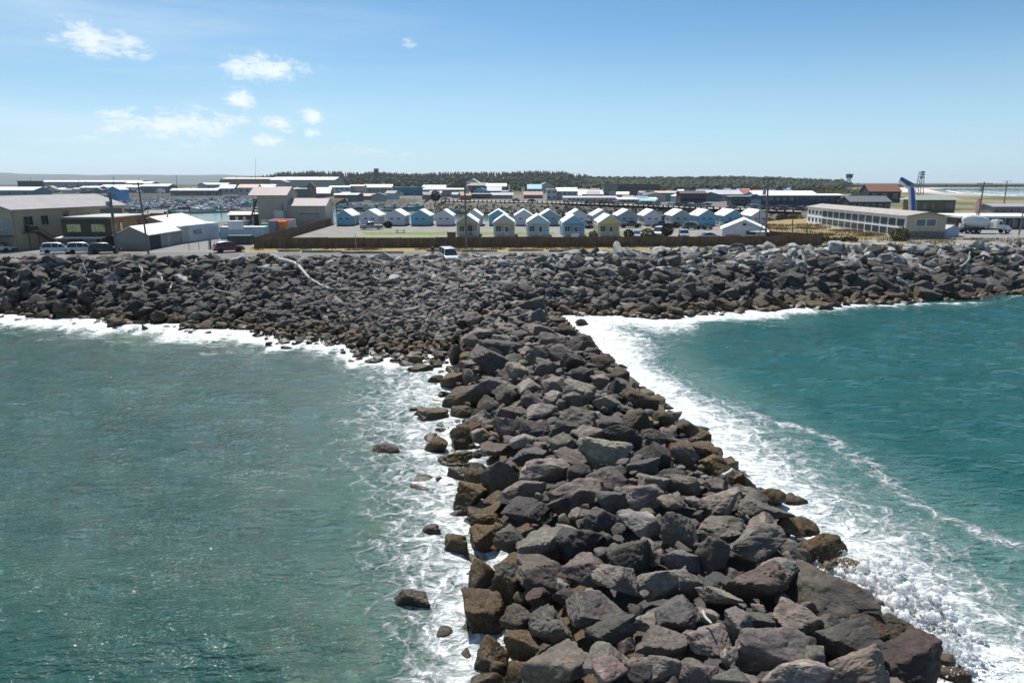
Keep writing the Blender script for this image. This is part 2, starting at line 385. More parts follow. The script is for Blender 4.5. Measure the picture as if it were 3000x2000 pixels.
# ------------------------------------------------------------------ rocks
_ico = {}
def ico(l):
    if l not in _ico:
        bm = bmesh.new(); bmesh.ops.create_icosphere(bm, subdivisions=l, radius=1)
        v = np.array([q.co[:] for q in bm.verts]); v /= np.linalg.norm(v, axis=1)[:, None]
        _ico[l] = (v, np.array([[q.index for q in f.verts] for f in bm.faces])); bm.free()
    return _ico[l]
def rock_shape(seed, level, kind='angular'):
    """a quarried block: soft-edged intersection of random planes, with broken faces and bedding; box-normalised to +-.5"""
    g = np.random.default_rng(seed); d, f = ico(level)
    n = g.normal(size=(int(g.integers(6, 11)), 3)); n /= np.linalg.norm(n, axis=1)[:, None]
    ax = np.array([[0, 0, 1], [0, 0, -1], [1, 0, 0], [-1, 0, 0], [0, 1, 0], [0, -1, 0]]) + g.normal(size=(6, 3)) * .34
    ax = ax @ np.array(Euler(tuple(g.uniform(-.6, .6, 3) * (.5 if kind == 'slab' else 1))).to_matrix()).T
    ax /= np.linalg.norm(ax, axis=1)[:, None]
    N = np.vstack([n, ax]); off = np.concatenate([g.uniform(.58, 1.05, len(n)), g.uniform(.62, 1.0, 6)])
    p = {'angular': g.uniform(18, 46), 'round': g.uniform(6, 10), 'slab': g.uniform(14, 30)}[kind]
    q = np.maximum(d @ N.T, 0) / off
    r = (q ** p).sum(1) ** (-1 / p)
    v = d * r[:, None]
    amp = .15 if kind != 'round' else .06
    v = v * (1 + amp * (fbm(v * 1.7 + seed % 97, 3, seed % 1000) - .5) * 2)[:, None]
    if level >= 4:
        bed = g.normal(size=3); bed /= np.linalg.norm(bed)
        s = v @ bed * g.uniform(5, 9) + 1.5 * fbm(v * 1.3 + 5, 2, seed % 777)
        v = v * (1 + .05 * (np.abs((s % 1) - .5) * 2 - .5) * fbm(v * 2.2 + 31, 2, seed % 555))[:, None]
        rd = np.abs(fbm(v * 2.6 + seed % 83, 3, seed % 983) - .5) * 2
        v = v * (1 - .16 * np.clip(.22 - rd, 0, 1) * 3 * .6)[:, None]
        stp = fbm(v * 3.1 + seed % 61, 2, seed % 881); v = v * (1 + .045 * (np.floor(stp * 5) / 5 - .5))[:, None]
        v = v * (1 + .06 * (fbm(v * 7 + seed % 89, 3, seed % 991) - .5))[:, None]
    lo, hi = v.min(0), v.max(0)
    return (v - (lo + hi) / 2) / (hi - lo), f
def rotm(rx, ry, rz): return np.array(Euler((rx, ry, rz)).to_matrix())

m = bpy.data.materials.new('boulder_stone'); t = NT(nt(m))
pos = t.n('ShaderNodeNewGeometry').outputs['Position']
sepz = t.n('ShaderNodeSeparateXYZ'); t.put(sepz.inputs[0], pos)
tint = t.n('ShaderNodeAttribute', attribute_name='tint').outputs['Color']
weed = t.n('ShaderNodeAttribute', attribute_name='weed').outputs['Fac']
a_ = t.noise(pos, 1.5, 6, .66, .5); b_ = t.noise(t.mapping(pos, (1, 1, 3.0), (.5, .35, .4)), 3.1, 6, .7, .9); c_ = t.noise(pos, 16, 4, .7); spk = t.noise(pos, 42, 3, .75)
col = t.mix(t.ramp(a_, .32, .68), t.mix(.62, tint, (.03, .029, .031, 1)), tint)
col = t.mix(t.ramp(b_, .50, .74, 0, .7), col, t.mix(1.0, tint, (1.95, 1.82, 1.70, 1), 'MULTIPLY'))
col = t.mix(t.ramp(b_, .47, .30, 0, .75), col, t.mix(1.0, tint, (.33, .32, .33, 1), 'MULTIPLY'))
col = t.mix(t.ramp(c_, .40, .66, 0, .35), col, t.mix(1.0, tint, (.62, .60, .60, 1), 'MULTIPLY'))
col = t.mix(t.ramp(spk, .60, .74, 0, .28), col, (.33, .30, .28, 1))
# fine cracks
vor = t.n('ShaderNodeTexVoronoi', feature='DISTANCE_TO_EDGE', i_Scale=.8); 
vw = t.n('ShaderNodeVectorMath', operation='MULTIPLY_ADD'); nn = t.n('ShaderNodeTexNoise', i_Scale=1.6, i_Detail=4.0); t.put(nn.inputs['Vector'], pos)
t.put(vw.inputs[0], nn.outputs['Color']); vw.inputs[1].default_value = (1.3, 1.3, 1.3); t.put(vw.inputs[2], pos); t.put(vor.inputs['Vector'], vw.outputs[0])
crack = t.math('MULTIPLY', t.ramp(vor.outputs['Distance'], 0, .010, 1, 0), t.ramp(a_, .55, .68))
col = t.mix(t.math('MULTIPLY', crack, .8), col, (.012, .011, .011, 1))
# weed and barnacle band that follows the tide line, wet below it
wn = t.noise(pos, .55, 4, .6); wn2 = t.noise(pos, 9, 5, .72); wn3 = t.noise(pos, 26, 4, .75)
zz = t.math('ADD', sepz.outputs[2], t.math('MULTIPLY', t.math('SUBTRACT', wn, .5), 2.4))
band = t.math('MULTIPLY', t.ramp(zz, 1.55, .75), t.ramp(t.noise(pos, 2.6, 4, .65), .30, .55, .35, 1))
band = t.math('MAXIMUM', band, t.math('MULTIPLY', weed, t.ramp(t.noise(pos, 1.8, 4, .65), .36, .56)))
wc = t.mix(t.ramp(wn2, .35, .65), (.030, .020, .010, 1), (.150, .092, .034, 1))
wc = t.mix(t.ramp(wn3, .56, .74, 0, .55), wc, (.26, .22, .16, 1))
wc = t.mix(t.ramp(wn3, .45, .28, 0, .8), wc, (.010, .009, .008, 1))
col = t.mix(t.math('MULTIPLY', band, .92), col, wc)
wet = t.ramp(t.math('ADD', sepz.outputs[2], t.math('MULTIPLY', t.math('SUBTRACT', wn, .5), .7)), .75, .25)
col = t.mix(t.math('MULTIPLY', wet, .78), col, t.mix(1.0, col, (.30, .27, .25, 1), 'MULTIPLY'))
p = t.n('ShaderNodeBsdfPrincipled'); t.put(p.inputs['Base Color'], col)
t.put(p.inputs['Roughness'], t.math('SUBTRACT', .82, t.math('MULTIPLY', wet, .5)))
p.inputs['Specular IOR Level'].default_value = .35
hg = t.math('ADD', t.math('ADD', t.math('MULTIPLY', b_, .55), t.math('MULTIPLY', c_, .06)), t.math('ADD', t.math('MULTIPLY', spk, .014), t.math('MULTIPLY', crack, -.5)))
hg = t.math('ADD', hg, t.math('MULTIPLY', band, t.math('MULTIPLY', wn3, .22)))
bp = t.n('ShaderNodeBump', i_Strength=.85, i_Distance=.11, i_Height=hg); t.put(p.inputs['Normal'], bp.outputs[0])
o = t.n('ShaderNodeOutputMaterial'); t.put(o.inputs[0], p.outputs[0])
ROCK = m
TINT = {'g': (.122, .108, .099), 'm': (.144, .120, .107), 'd': (.064, .058, .055), 't': (.170, .145, .126), 'o': (.085, .065, .042), 'w': (.044, .037, .030), 'l': (.185, .168, .154), 'b': (.084, .081, .080), 'r': (.078, .052, .047), 'e': (.135, .130, .104)}
WORD = {'g': 'grey', 'm': 'mauve', 'd': 'charcoal', 't': 'tan', 'o': 'ochre', 'w': 'weedy', 'l': 'pale', 'b': 'bluish', 'r': 'reddish-brown', 'e': 'greenish'}
# surveyed boulders: (window x0, y0), then centre x, y, width, height in a window enlarged 2.94 times, colour
P1 = '''500,60,310,160,o 520,200,300,270,o 60,225,120,115,w 280,350,230,240,w 480,520,230,370,w 740,190,300,240,g 1000,260,430,340,t 1320,200,470,340,d 720,560,300,420,m 1000,520,450,340,m 980,700,260,190,r 1370,440,390,250,m 1760,370,450,280,d 1850,100,390,220,l 2200,150,340,340,g 1660,570,440,270,t 2060,580,490,290,l 2190,370,340,200,g 1470,800,470,310,g 1200,700,230,140,d 2130,830,430,350,b 1100,950,430,370,g 780,920,280,240,g 480,880,450,380,w 1590,1020,450,170,d 1880,890,190,160,t 2040,1080,440,290,m 1740,1100,190,150,t 800,1130,290,270,o 540,1200,310,330,w 1120,1290,590,450,m 1560,1220,410,290,g 1590,1390,280,220,t 620,1310,160,150,w 540,1440,320,170,w 2010,1350,340,200,t 2260,1310,270,230,g 1860,1420,230,150,d'''
P2 = '''350,120,430,270,t 700,110,260,170,m 920,130,180,140,o 1060,130,200,180,w 640,290,570,250,t 1180,320,430,210,o 270,370,250,270,m 810,520,440,310,g 1210,660,650,510,g 1480,500,230,170,o 640,640,530,270,r 60,600,270,250,t 310,740,340,240,t 1010,900,470,310,m 1660,980,560,270,w 500,960,230,240,g 650,900,230,160,g 250,1140,370,270,m 790,1180,620,310,b 1450,1130,450,280,d 1960,1280,650,420,r 150,1340,320,270,g 400,1270,140,210,t 1130,1260,230,210,g 1500,1370,540,310,m 960,1410,570,220,t 540,1380,210,160,t 440,1480,410,140,d 2270,1310,150,110,w 220,850,190,130,t 660,800,120,90,g'''
P3 = '''300,150,200,90,d 490,160,240,100,d 720,160,300,140,g 980,160,230,140,l 1290,180,380,210,e 1540,70,250,100,m 1310,30,250,100,g 940,60,250,120,g 1830,70,290,180,w 2040,220,190,230,w 2230,300,250,190,w 410,240,400,140,g 690,290,210,210,g 930,290,300,140,d 1180,300,250,120,d 300,400,210,220,o 470,360,180,140,t 840,400,240,100,l 1400,350,250,190,t 1590,280,230,140,d 1680,370,330,160,d 1830,230,280,210,w 2000,390,340,150,t 600,490,270,180,m 890,530,290,190,d 1170,440,230,180,g 1240,560,290,170,m 1530,500,450,210,t 80,520,190,190,w 260,580,320,210,o 430,700,210,200,t 650,690,350,360,g 270,690,190,200,o 1030,670,420,180,l 1320,650,210,180,d 1550,720,330,240,m 1870,620,290,140,d 2200,500,250,190,o 1960,760,290,250,g 2200,780,310,160,m 820,840,430,210,m 1300,850,490,230,m 1870,900,410,210,g 400,870,330,230,o 500,1030,300,230,o 870,1010,430,270,d 1150,980,250,150,b 1600,920,240,210,d 1500,1060,300,180,d 2090,980,200,140,t 2280,950,160,110,t'''
P4 = '''460,480,230,170,o 310,560,290,160,m 590,640,260,250,o 830,720,240,190,o 620,820,270,160,m 900,870,260,140,m 1070,890,210,180,w 1230,990,190,130,w 640,960,330,190,m 880,970,240,150,g 990,1040,410,170,g 310,430,310,160,d 100,540,190,190,d'''
P5 = '''230,720,190,100,w 370,680,120,120,w 210,630,130,100,w 370,800,140,90,d 530,770,230,160,m 620,900,390,180,g 640,650,170,110,g 660,740,140,130,m 870,790,300,160,l 970,870,190,140,e 1080,700,190,170,t 930,500,350,120,d 1240,540,210,190,e 1440,550,230,140,m 1340,640,230,160,g 1180,830,210,130,t 1400,820,240,160,g 1640,720,210,180,d 1790,780,160,130,m 1800,620,210,130,w 1930,830,150,240,d 2070,860,160,100,w 1950,740,190,180,w 1610,880,280,160,g 1380,910,210,110,l 1550,620,210,150,d 1740,580,170,130,w 560,530,150,160,m 680,430,190,120,g 1650,430,230,120,d 1560,470,270,120,d 1360,420,200,110,g 950,410,160,90,l 800,370,200,110,g 700,250,180,140,m 1320,350,210,80,g 1500,340,170,130,w 1400,250,180,130,w 1240,220,160,120,g 1200,130,260,90,d 1640,310,130,50,w 340,1110,250,120,o 205,1060,110,60,w 860,640,430,110,d'''
survey = []
for (ox, oy), txt in (((1250, 1500), P1), ((2000, 1500), P2), ((1250, 1150), P3), ((1900, 1150), P4), ((1150, 850), P5)):
    for e in txt.split():
        a, b2, w_, h_, k_ = e.split(',')
        survey.append((ox + float(a) / 2.94, oy + float(b2) / 2.94, float(w_) / 2.94, float(h_) / 2.94, k_))
def hit(px, py, lift=0.0):
    """where a line of sight meets the rock surface"""
    d = ray(px, py); t0 = 8.0
    while t0 < 140:
        x, y, z = d[0] * t0, d[1] * t0, H + d[2] * t0
        if z < max(float(s_all(np.array(x), np.array(y))), -.25) + lift: return x, y, z, t0
        t0 += .12
    return None
survey += [(1130, 1330, 85, 38, 'w'), (1262, 1572, 46, 42, 'w'), (1205, 1772, 120, 38, 'w'), (1285, 1225, 60, 40, 'o'), (1232, 1222, 40, 28, 'w'), (1240, 1092, 60, 32, 'w'), (1192, 1078, 52, 26, 'w'), (1330, 1610, 60, 50, 'w'), (1215, 1050, 44, 22, 'w'), (2330, 1490, 70, 36, 'w')]
boulders = []          # dict(x,y,z,w,l,h,rz,tilt,k,seed,app)
for i, (px, py, w, h, k) in enumerate(survey):
    q = hit(px, py + h * .12)
    if q is None: continue
    x, y, z, tt = q
    dep = math.atan2(H - z, y)
    W_ = w / 2000 * tt * 1.08; hm = h / 2000 * tt * 1.12
    L_ = W_ * random.uniform(.8, 1.0)
    h_ = (hm - .75 * L_ * math.sin(dep)) / math.cos(dep)
    if h_ < .42 * W_: L_ = max(.55 * W_, min(L_, (hm - .42 * W_ * math.cos(dep)) / (.75 * math.sin(dep)))); h_ = .45 * W_
    h_ = min(h_ * 1.22, 1.25 * W_)
    zb = (-.02 if px < 1215 else .10) * h_ if z < -.05 else z - .06 * h_ + random.uniform(-.16, .22)
    boulders.append(dict(x=x, y=y + .10 * L_, z=zb, w=W_, l=L_, h=h_, rz=random.uniform(-.18, .18), tx=random.uniform(-.25, .32), ty=random.uniform(-.28, .28), k=k, seed=1000 + i, sv=True))
boulders[-11]['ty'] = .5     # the long tilted slab
# further boulders filling the breakwater between the surveyed ones
class Hash:
    def __init__(s, c): s.c = c; s.d = {}
    def add(s, x, y, r):
        s.d.setdefault((int(x // s.c), int(y // s.c)), []).append((x, y, r))
    def ok(s, x, y, r, k):
        i, j = int(x // s.c), int(y // s.c)
        for a in (-1, 0, 1):
            for b in (-1, 0, 1):
                for (u, v, q) in s.d.get((i + a, j + b), ()):
                    if (u - x) ** 2 + (v - y) ** 2 < (k * (r + q)) ** 2: return False
        return True
hs = Hash(3.2)
for b in boulders: hs.add(b['x'], b['y'], .5 * math.sqrt(b['w'] * b['l']))
g = np.random.default_rng(5)
def jet_fill(n, smin, smax, k, y0, y1):
    out = []
    for _ in range(n):
        y = g.uniform(y0, y1); u = g.uniform(-1.03, 1.03); x = float(jc(y)) + u * float(jw(y))
        s = g.uniform(smin, smax)
        if float(s_rev(np.array(x), np.array(y))) > float(s_jet(np.array(x), np.array(y))): continue
        if hs.ok(x, y, s / 2, k):
            hs.add(x, y, s / 2); z = float(s_jet(np.array(x), np.array(y)))
            kk_ = g.choice(list('gggmdddtbm')) if abs(u) < .8 else g.choice(list('wowdo'))
            out.append(dict(x=x, y=y, z=z - .42 * s, w=s * g.uniform(.9, 1.25), l=s * g.uniform(.8, 1.1), h=s * g.uniform(.55, .85), rz=g.uniform(-3, 3), tx=g.uniform(-.3, .3), ty=g.uniform(-.3, .3), k=str(kk_), seed=int(g.integers(1e6)), sv=False))
    return out
fill = jet_fill(6000, 1.6, 2.6, .84, 12, 95) + jet_fill(7000, .9, 1.5, .80, 12, 95)
small = jet_fill(4500, .4, .8, .74, 12, 95)
for b in boulders + fill + small:
    px, py, c = proj((b['x'], b['y'], b['z'])); b['px'], b['py'] = px, py
    vis = -60 < px < 3060 and py < 2050
    b['app'] = (2000 * b['w'] / c) if vis else 0
fill = [b for b in fill if b['app'] > 0]; small = [b for b in small if b['app'] > 0]
pool = sorted([b for b in boulders if b['app'] > 0] + fill, key=lambda b: (-1e4 if b['sv'] else 0) - b['app'])
solo, rest = pool[:300], pool[300:]
def shape_of(b, level):
    kind = 'round' if b['k'] in 'w' and b['seed'] % 3 else ('slab' if b['seed'] % 4 == 0 else 'angular')
    v, f = rock_shape(b['seed'], level, kind)
    v = (v * np.array([b['w'], b['l'], b['h']])) @ rotm(b['tx'], b['ty'], b['rz']).T
    return v, f
def tint_of(b):
    j = np.random.default_rng(b['seed']); c = np.array(TINT[b['k']]) * j.uniform(.72, 1.75) * np.array([1.03, 1.0, .95]) * (1 + j.normal(size=3) * .03)
    return c
# --- labels that single each boulder out: landmark boulders by look, the rest by their place next to a landmark
land = []
for nm, px, py in (('the big pink slab', 1631, 1936), ('the pale dark-topped block', 1944, 1867), ('the huge boulder beside the splash', 2411, 1724), ('the wet reddish corner boulder', 2666, 1935),
                   ('the big bluish cracked block', 2268, 1901), ('the broad pale flat boulder', 1950, 1697), ('the smooth charcoal dome', 1699, 1568), ('the ochre topped left-edge block', 1427, 1568),
                   ('the greenish flat boulder', 1689, 1211), ('the shaggy left waterline boulder', 1413, 1799), ('the wide tan right-side slab', 2217, 1598), ('the mauve cracked boulder mid-breakwater', 1692, 1439),
                   ('the broad tan boulder mid-breakwater', 1770, 1320), ('the lone wet rock in the left foam', 1277, 1327), ('the upright dark right-edge boulder', 1806, 1132), ('the long tilted slab', 1442, 1068), ('the pale green-patched smooth boulder', 1446, 1119)):
    land.append((nm, px, py, min(range(len(solo)), key=lambda i: (solo[i]['px'] - px) ** 2 + (solo[i]['py'] - py) ** 2)))
taken = {}
for nm, px, py, i in land: taken.setdefault(i, nm)
lm = [(nm, solo[i]['px'], solo[i]['py']) for i, nm in taken.items()]
DIRS = ['right of', 'up-right of', 'above', 'up-left of', 'left of', 'down-left of', 'below', 'down-right of']
ORD = ['nearest', 'second', 'third', 'fourth', 'fifth', 'sixth', 'seventh', 'eighth', 'ninth', 'tenth', 'eleventh', 'twelfth']
by = {}
for i, b in enumerate(solo):
    if i in taken: continue
    j = min(range(len(lm)), key=lambda q: (lm[q][1] - b['px']) ** 2 + (1.6 * (lm[q][2] - b['py'])) ** 2)
    ang = math.atan2(-(b['py'] - lm[j][2]) * 1.6, b['px'] - lm[j][1]); s = int(round(ang / (math.pi / 4))) % 8
    by.setdefault((j, s), []).append((math.hypot(lm[j][1] - b['px'], lm[j][2] - b['py']), i))
lab = {}
for (j, s), L in by.items():
    for r, (_, i) in enumerate(sorted(L)):
        b = solo[i]; sz = 'large' if b['app'] > 140 else ('small' if b['app'] < 55 else 'mid-sized')
        first = ORD[r] if r < len(ORD) else 'outermost'
        lab[i] = f"{sz} {WORD[b['k']]} boulder, {first} {DIRS[s]} {lm[j][0]}"
for i, nm in taken.items(): lab[i] = nm.replace('the ', '', 1) + (' of the breakwater' if 'breakwater' not in nm else '')
for i, b in enumerate(solo):
    lv = 5 if b['app'] > 95 else 4
    v, f = shape_of(b, lv)
    me = np_mesh('boulder', v, f, smooth=38, attrs={'tint': ('FLOAT_COLOR', np.tile(np.append(tint_of(b), 1), (len(v), 1))), 'weed': ('FLOAT', np.full(len(v), .95 if b['k'] == 'o' else (.6 if b['k'] == 'w' else 0)))})
    ob = link('boulder', me, ROCK, loc=(b['x'], b['y'], b['z']))
    tag(ob, lab[i], 'boulder', 'boulders of the breakwater')
# --- the rest of the stone: one mass for the breakwater, one for the sea wall
LIB = {3: [rock_shape(50 + i, 3, 'angular' if i % 3 else 'slab') for i in range(30)], 4: [rock_shape(90 + i, 4, 'angular' if i % 4 else 'slab') for i in range(26)]}
class Mass:
    def __init__(s): s.v = []; s.f = []; s.c = []; s.w = []; s.n = 0
    def add(s, x, y, z, w, l, h, rot, tint_, weed_, level):
        v, f = LIB[level][int(g.integers(len(LIB[level])))]
        v = (v * np.array([w, l, h])) @ rotm(*rot).T + np.array([x, y, z])
        s.v.append(v); s.f.append(f + s.n); s.n += len(v)
        s.c.append(np.tile(np.append(tint_, 1), (len(v), 1))); s.w.append(np.full(len(v), weed_))
    def build(s, name, smooth=38):
        me = np_mesh(name, np.concatenate(s.v), np.concatenate(s.f), smooth=smooth, attrs={'tint': ('FLOAT_COLOR', np.concatenate(s.c)), 'weed': ('FLOAT', np.concatenate(s.w))})
        return tag(link(name, me, ROCK), kind='stuff')
ms = Mass()
for b in rest + small:
    ms.add(b['x'], b['y'], b['z'], b['w'], b['l'], b['h'], (b['tx'], b['ty'], b['rz']), tint_of(b), .5 if b['k'] in 'ow' else 0, 4 if b['app'] > 60 else 3)
for _ in range(42):     # scattered stones awash on both sides
    y = g.uniform(20, 66); x = float(jc(y)) - float(jw(y)) - g.uniform(.0, 1.9) ** 1.3; s = g.uniform(.35, 1.3)
    ms.add(x, y, -.12 * s - g.uniform(0, .2), s * 1.2, s, s * .7, (g.uniform(-.3, .3), g.uniform(-.3, .3), g.uniform(0, 6)), TINT['w'], .6, 3)
ms.build('breakwater_rubble')
mr = Mass(); nrev = 0
def rev_layer(step_k, zoff, jit):
    global nrev
    x = -128.0
    y_cells = []
    xx = -100.0
    while xx < 122:
        base = float(np.interp(xx, [-100, -40, -30, -10, 4, 14, 30, 60, 120], [1.5, 1.35, 1.05, .85, 1.0, 1.5, 1.7, 1.8, 1.8]))
        w0, c0 = float(yw(xx)) - 1.6, float(ycr(xx)) + 1.6
        yy = w0
        while yy < c0:
            k = (yy - w0) / max(c0 - w0, 1)
            s = base * (1.0 if xx > 8 else float(np.interp(k, [0, .35, 1], [.75 if xx > -45 else .95, .9, 1.1]))) * float(np.clip(g.lognormal(0, .30), .55, 1.75))
            x_, y_ = xx + g.uniform(-.5, .5) * base * step_k * jit, yy + g.uniform(-.5, .5) * base * step_k * jit
            z_ = float(s_all(np.array(x_), np.array(y_))) + zoff * base + g.uniform(-.22, .22) * s
            px, py, c = proj((x_, y_, z_))
            inj = float(s_jet(np.array(x_), np.array(y_))) > float(s_rev(np.array(x_), np.array(y_))) and y_ < 95
            if -90 < px < 3090 and not inj:
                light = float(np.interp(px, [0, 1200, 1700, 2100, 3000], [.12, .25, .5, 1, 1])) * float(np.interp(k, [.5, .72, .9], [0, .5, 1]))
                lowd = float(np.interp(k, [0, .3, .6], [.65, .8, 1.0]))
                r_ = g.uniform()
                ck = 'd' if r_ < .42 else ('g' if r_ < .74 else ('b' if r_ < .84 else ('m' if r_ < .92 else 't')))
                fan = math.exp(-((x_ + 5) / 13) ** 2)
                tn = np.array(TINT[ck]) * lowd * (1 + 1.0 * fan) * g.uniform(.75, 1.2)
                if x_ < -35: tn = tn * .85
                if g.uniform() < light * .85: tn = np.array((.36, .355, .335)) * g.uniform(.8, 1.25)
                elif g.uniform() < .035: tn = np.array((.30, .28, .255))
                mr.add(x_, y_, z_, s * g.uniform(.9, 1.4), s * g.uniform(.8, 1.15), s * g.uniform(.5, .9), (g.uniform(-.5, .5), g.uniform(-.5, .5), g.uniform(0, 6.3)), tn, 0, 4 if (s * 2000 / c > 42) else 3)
                nrev += 1
            yy += base * step_k * .82
        xx += base * step_k
rev_layer(.74, -.30, 1.0); rev_layer(.80, -.02, 1.2); rev_layer(1.35, .05, 1.6)
for _ in range(230):     # stones standing in the wash along the shore
    x_ = g.uniform(-80, 60); d_ = abs(g.normal()) * (2.2 if x_ < 0 else 1.1); y_ = float(yw(np.array(x_))) - d_; s = g.uniform(.45, 1.35) * (1 if x_ < 6 else 1.4)
    if float(s_jet(np.array(x_), np.array(y_))) > -1: continue
    mr.add(x_, y_, g.uniform(-.35, .12) * s, s * 1.3, s, s * .75, (g.uniform(-.4, .4), g.uniform(-.4, .4), g.uniform(0, 6.3)), np.array(TINT['w']) * g.uniform(.7, 1.2), .6, 3)
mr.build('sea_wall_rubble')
# dark core under the stones so that gaps close
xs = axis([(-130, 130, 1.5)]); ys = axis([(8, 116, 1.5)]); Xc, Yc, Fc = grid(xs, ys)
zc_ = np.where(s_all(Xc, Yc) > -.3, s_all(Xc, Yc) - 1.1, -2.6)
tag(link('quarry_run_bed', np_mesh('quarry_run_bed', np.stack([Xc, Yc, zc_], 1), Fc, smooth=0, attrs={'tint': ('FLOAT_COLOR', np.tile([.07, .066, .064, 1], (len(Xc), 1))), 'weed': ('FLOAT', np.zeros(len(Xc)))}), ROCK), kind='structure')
print('rocks', len(solo), len(rest), len(small), nrev)
# ------------------------------------------------------------------ land
def poly_sd(x, y, poly):
    """signed distance to a polygon, negative inside"""
    d = seg_d(x, y, poly + poly[:1]); ins = np.zeros(x.shape, bool)
    n = len(poly)
    for i in range(n):
        (ax, ay), (bx, by) = poly[i], poly[(i + 1) % n]
        c = ((ay > y) != (by > y)) & (x < (bx - ax) * (y - ay) / (by - ay + 1e-9) + ax)
        ins ^= c
    return np.where(ins, -d, d)
BANK = [at(px, py)[:2] for px, py in ((1270, 589), (1617, 596), (1885, 605), (2071, 613), (2274, 620), (2350, 623))]
BASIN = [(-620, 226), (-62, 216), (70, 216)] + [(x + 2, y - 13) for x, y in BANK[::-1]] + [(-75, 520), (-170, 560), (-190, 700), (-620, 720)]
SEA2 = [(585, 800), (690, 1085), (1050, 1750), (2400, 2600), (9000, 3000), (9000, 700), (700, 600)]
xs = axis([(-9000, -1000, 1000), (-1000, -200, 25), (-200, 180, 3.5), (180, 1200, 25), (1200, 9000, 975)])
ys = axis([(94, 130, 2), (130, 560, 4), (560, 1200, 20), (1200, 2400, 150), (2400, 9400, 1000)])
X, Y, F = grid(xs, ys)
n3 = lambda s, k, sd: fbm(np.stack([X / s, Y / s, 0 * X + k], 1), 4, sd)
HL = np.where(Y < 230, 5.5, 5.2) + .25 * (n3(9, 1, 3) - .5) * (Y > 205)
sdb = poly_sd(X, Y, BASIN); HL = np.where(sdb < 9, np.clip(-2.2 + (sdb + 3) * .66, -2.2, HL), HL)
HL = np.where((X > 130) & (Y > 300), HL - 3.2 * np.clip((Y - 300) / 250, 0, 1) * np.clip((X / Y - .42) / .12, 0, 1), HL)
sds = poly_sd(X, Y, SEA2); HL = np.where(sds < 40, np.clip(-1.0 + sds * .09, -3, HL), HL)
lowshore = Y < ycr(X) + 2.0
HL = np.where(lowshore, np.minimum(4.0, s_all(X, Y) - 1.6), HL)
# cover colours of the ground itself: sand, dry grass, meadow, asphalt of the town, beach
G0 = np.array([.16, .145, .115]); dry = np.array([.25, .19, .095]); grn = np.array([.075, .095, .038]); asp = np.array([.145, .14, .135]); snd = np.array([.36, .33, .30]); drk = np.array([.05, .06, .035])
C = np.tile(G0, (len(X), 1)); a = n3(18, 2, 31)[:, None]; b = n3(4, 5, 33)[:, None]
C = C * (.7 + .6 * b)
def put_col(mask, col, amt=1.0):
    global C
    k = (mask * amt)[:, None] * np.clip(.55 + .9 * (a - .3), .2, 1); C = C * (1 - k) + col * (.75 + .5 * b) * k
town = ((Y > 232) & (Y < 640) & (X < 260)).astype(float); put_col(town, asp)
put_col(((X > 62) & (Y > 118) & (Y < 235) & (X < 90 + (Y - 118) * .3)).astype(float), dry, 1.2)
put_col(((X > 150) & (Y > 230) & (Y < 900)).astype(float) * (X > .38 * Y), grn, 1.1)
put_col(((Y > 640) & (X > -200)).astype(float), drk + np.array([.03, .03, 0]), 1)
put_col((Y > 640).astype(float) * (X > .27 * Y) * (X < .6 * Y), grn * np.array([1.5, 1.1, 1.0]), .9)
put_col(((X > 150) & (Y > 230) & (Y < 1300)).astype(float) * (X > .5 * Y) * (fbm(np.stack([X / 40, Y / 90, 0 * X], 1), 3, 71) > .46), np.array([.24, .20, .13]), 1.0)
put_col((sds < 75).astype(float) + (np.abs(Y - 1500) < 500) * (X > .52 * Y) * (X < .70 * Y), snd, 1.3)
put_col(((Y > 690) & (Y < 1000) & (X < -150)).astype(float), np.array([.07, .07, .07]), 1.2)
put_col((Y > 2000).astype(float), drk)
put_col(((sdb > -2) & (sdb < 9) & (Y > 200)).astype(float), np.array([.13, .12, .10]), 1.2)
m = bpy.data.materials.new('ground_cover'); t = NT(nt(m)); pos = t.n('ShaderNodeNewGeometry').outputs['Position']
gc = t.n('ShaderNodeAttribute', attribute_name='cover').outputs['Color']
q1 = t.noise(pos, .35, 6, .65); q2 = t.noise(pos, 2.2, 4, .7)
cc = t.mix(t.ramp(q1, .35, .7, 0, .5), gc, t.mix(1, gc, (1.45, 1.35, 1.15, 1), 'MULTIPLY')); cc = t.mix(t.ramp(q2, .5, .7, 0, .5), cc, t.mix(1, gc, (.55, .58, .5, 1), 'MULTIPLY'))
p = t.n('ShaderNodeBsdfPrincipled', i_Roughness=.95); t.put(p.inputs['Base Color'], cc); p.inputs['Specular IOR Level'].default_value = .15
bp = t.n('ShaderNodeBump', i_Strength=.6, i_Distance=.15, i_Height=q2); t.put(p.inputs['Normal'], bp.outputs[0])
o = t.n('ShaderNodeOutputMaterial'); t.put(o.inputs[0], p.outputs[0])
tag(link('ground', np_mesh('ground', np.stack([X, Y, HL], 1), F, smooth=0, attrs={'cover': ('FLOAT_COLOR', np.concatenate([C, np.ones((len(X), 1))], 1))}), m), kind='structure')
def sheet(name, pts, z, m, kind='structure', step=None):
    mb = MB(); mb.poly([(p[0], p[1], z) for p in pts], [tuple(range(len(pts)))])
    o = mb.build(name, m); return tag(o, kind=kind)
ASPH = mat((.135, .134, .136), .92, .16, .35, .15); ASPH2 = mat((.20, .195, .185), .92, .16, .3, .15); LAWN = mat((.15, .20, .035), .95, .28, .9, .4); VERGE = mat((.27, .20, .085), .95, .35, .8, .4); CONC = mat((.30, .285, .25), .9, .18, .4, .1)
sheet('road', [(-190, 90)] + [(x, float(ycr(np.array(x))) + .6) for x in range(-140, 52, 8)] + [(52, 117.5), (30, 114.8), (-46, 113.2), (-190, 112.5)], 5.66, ASPH)
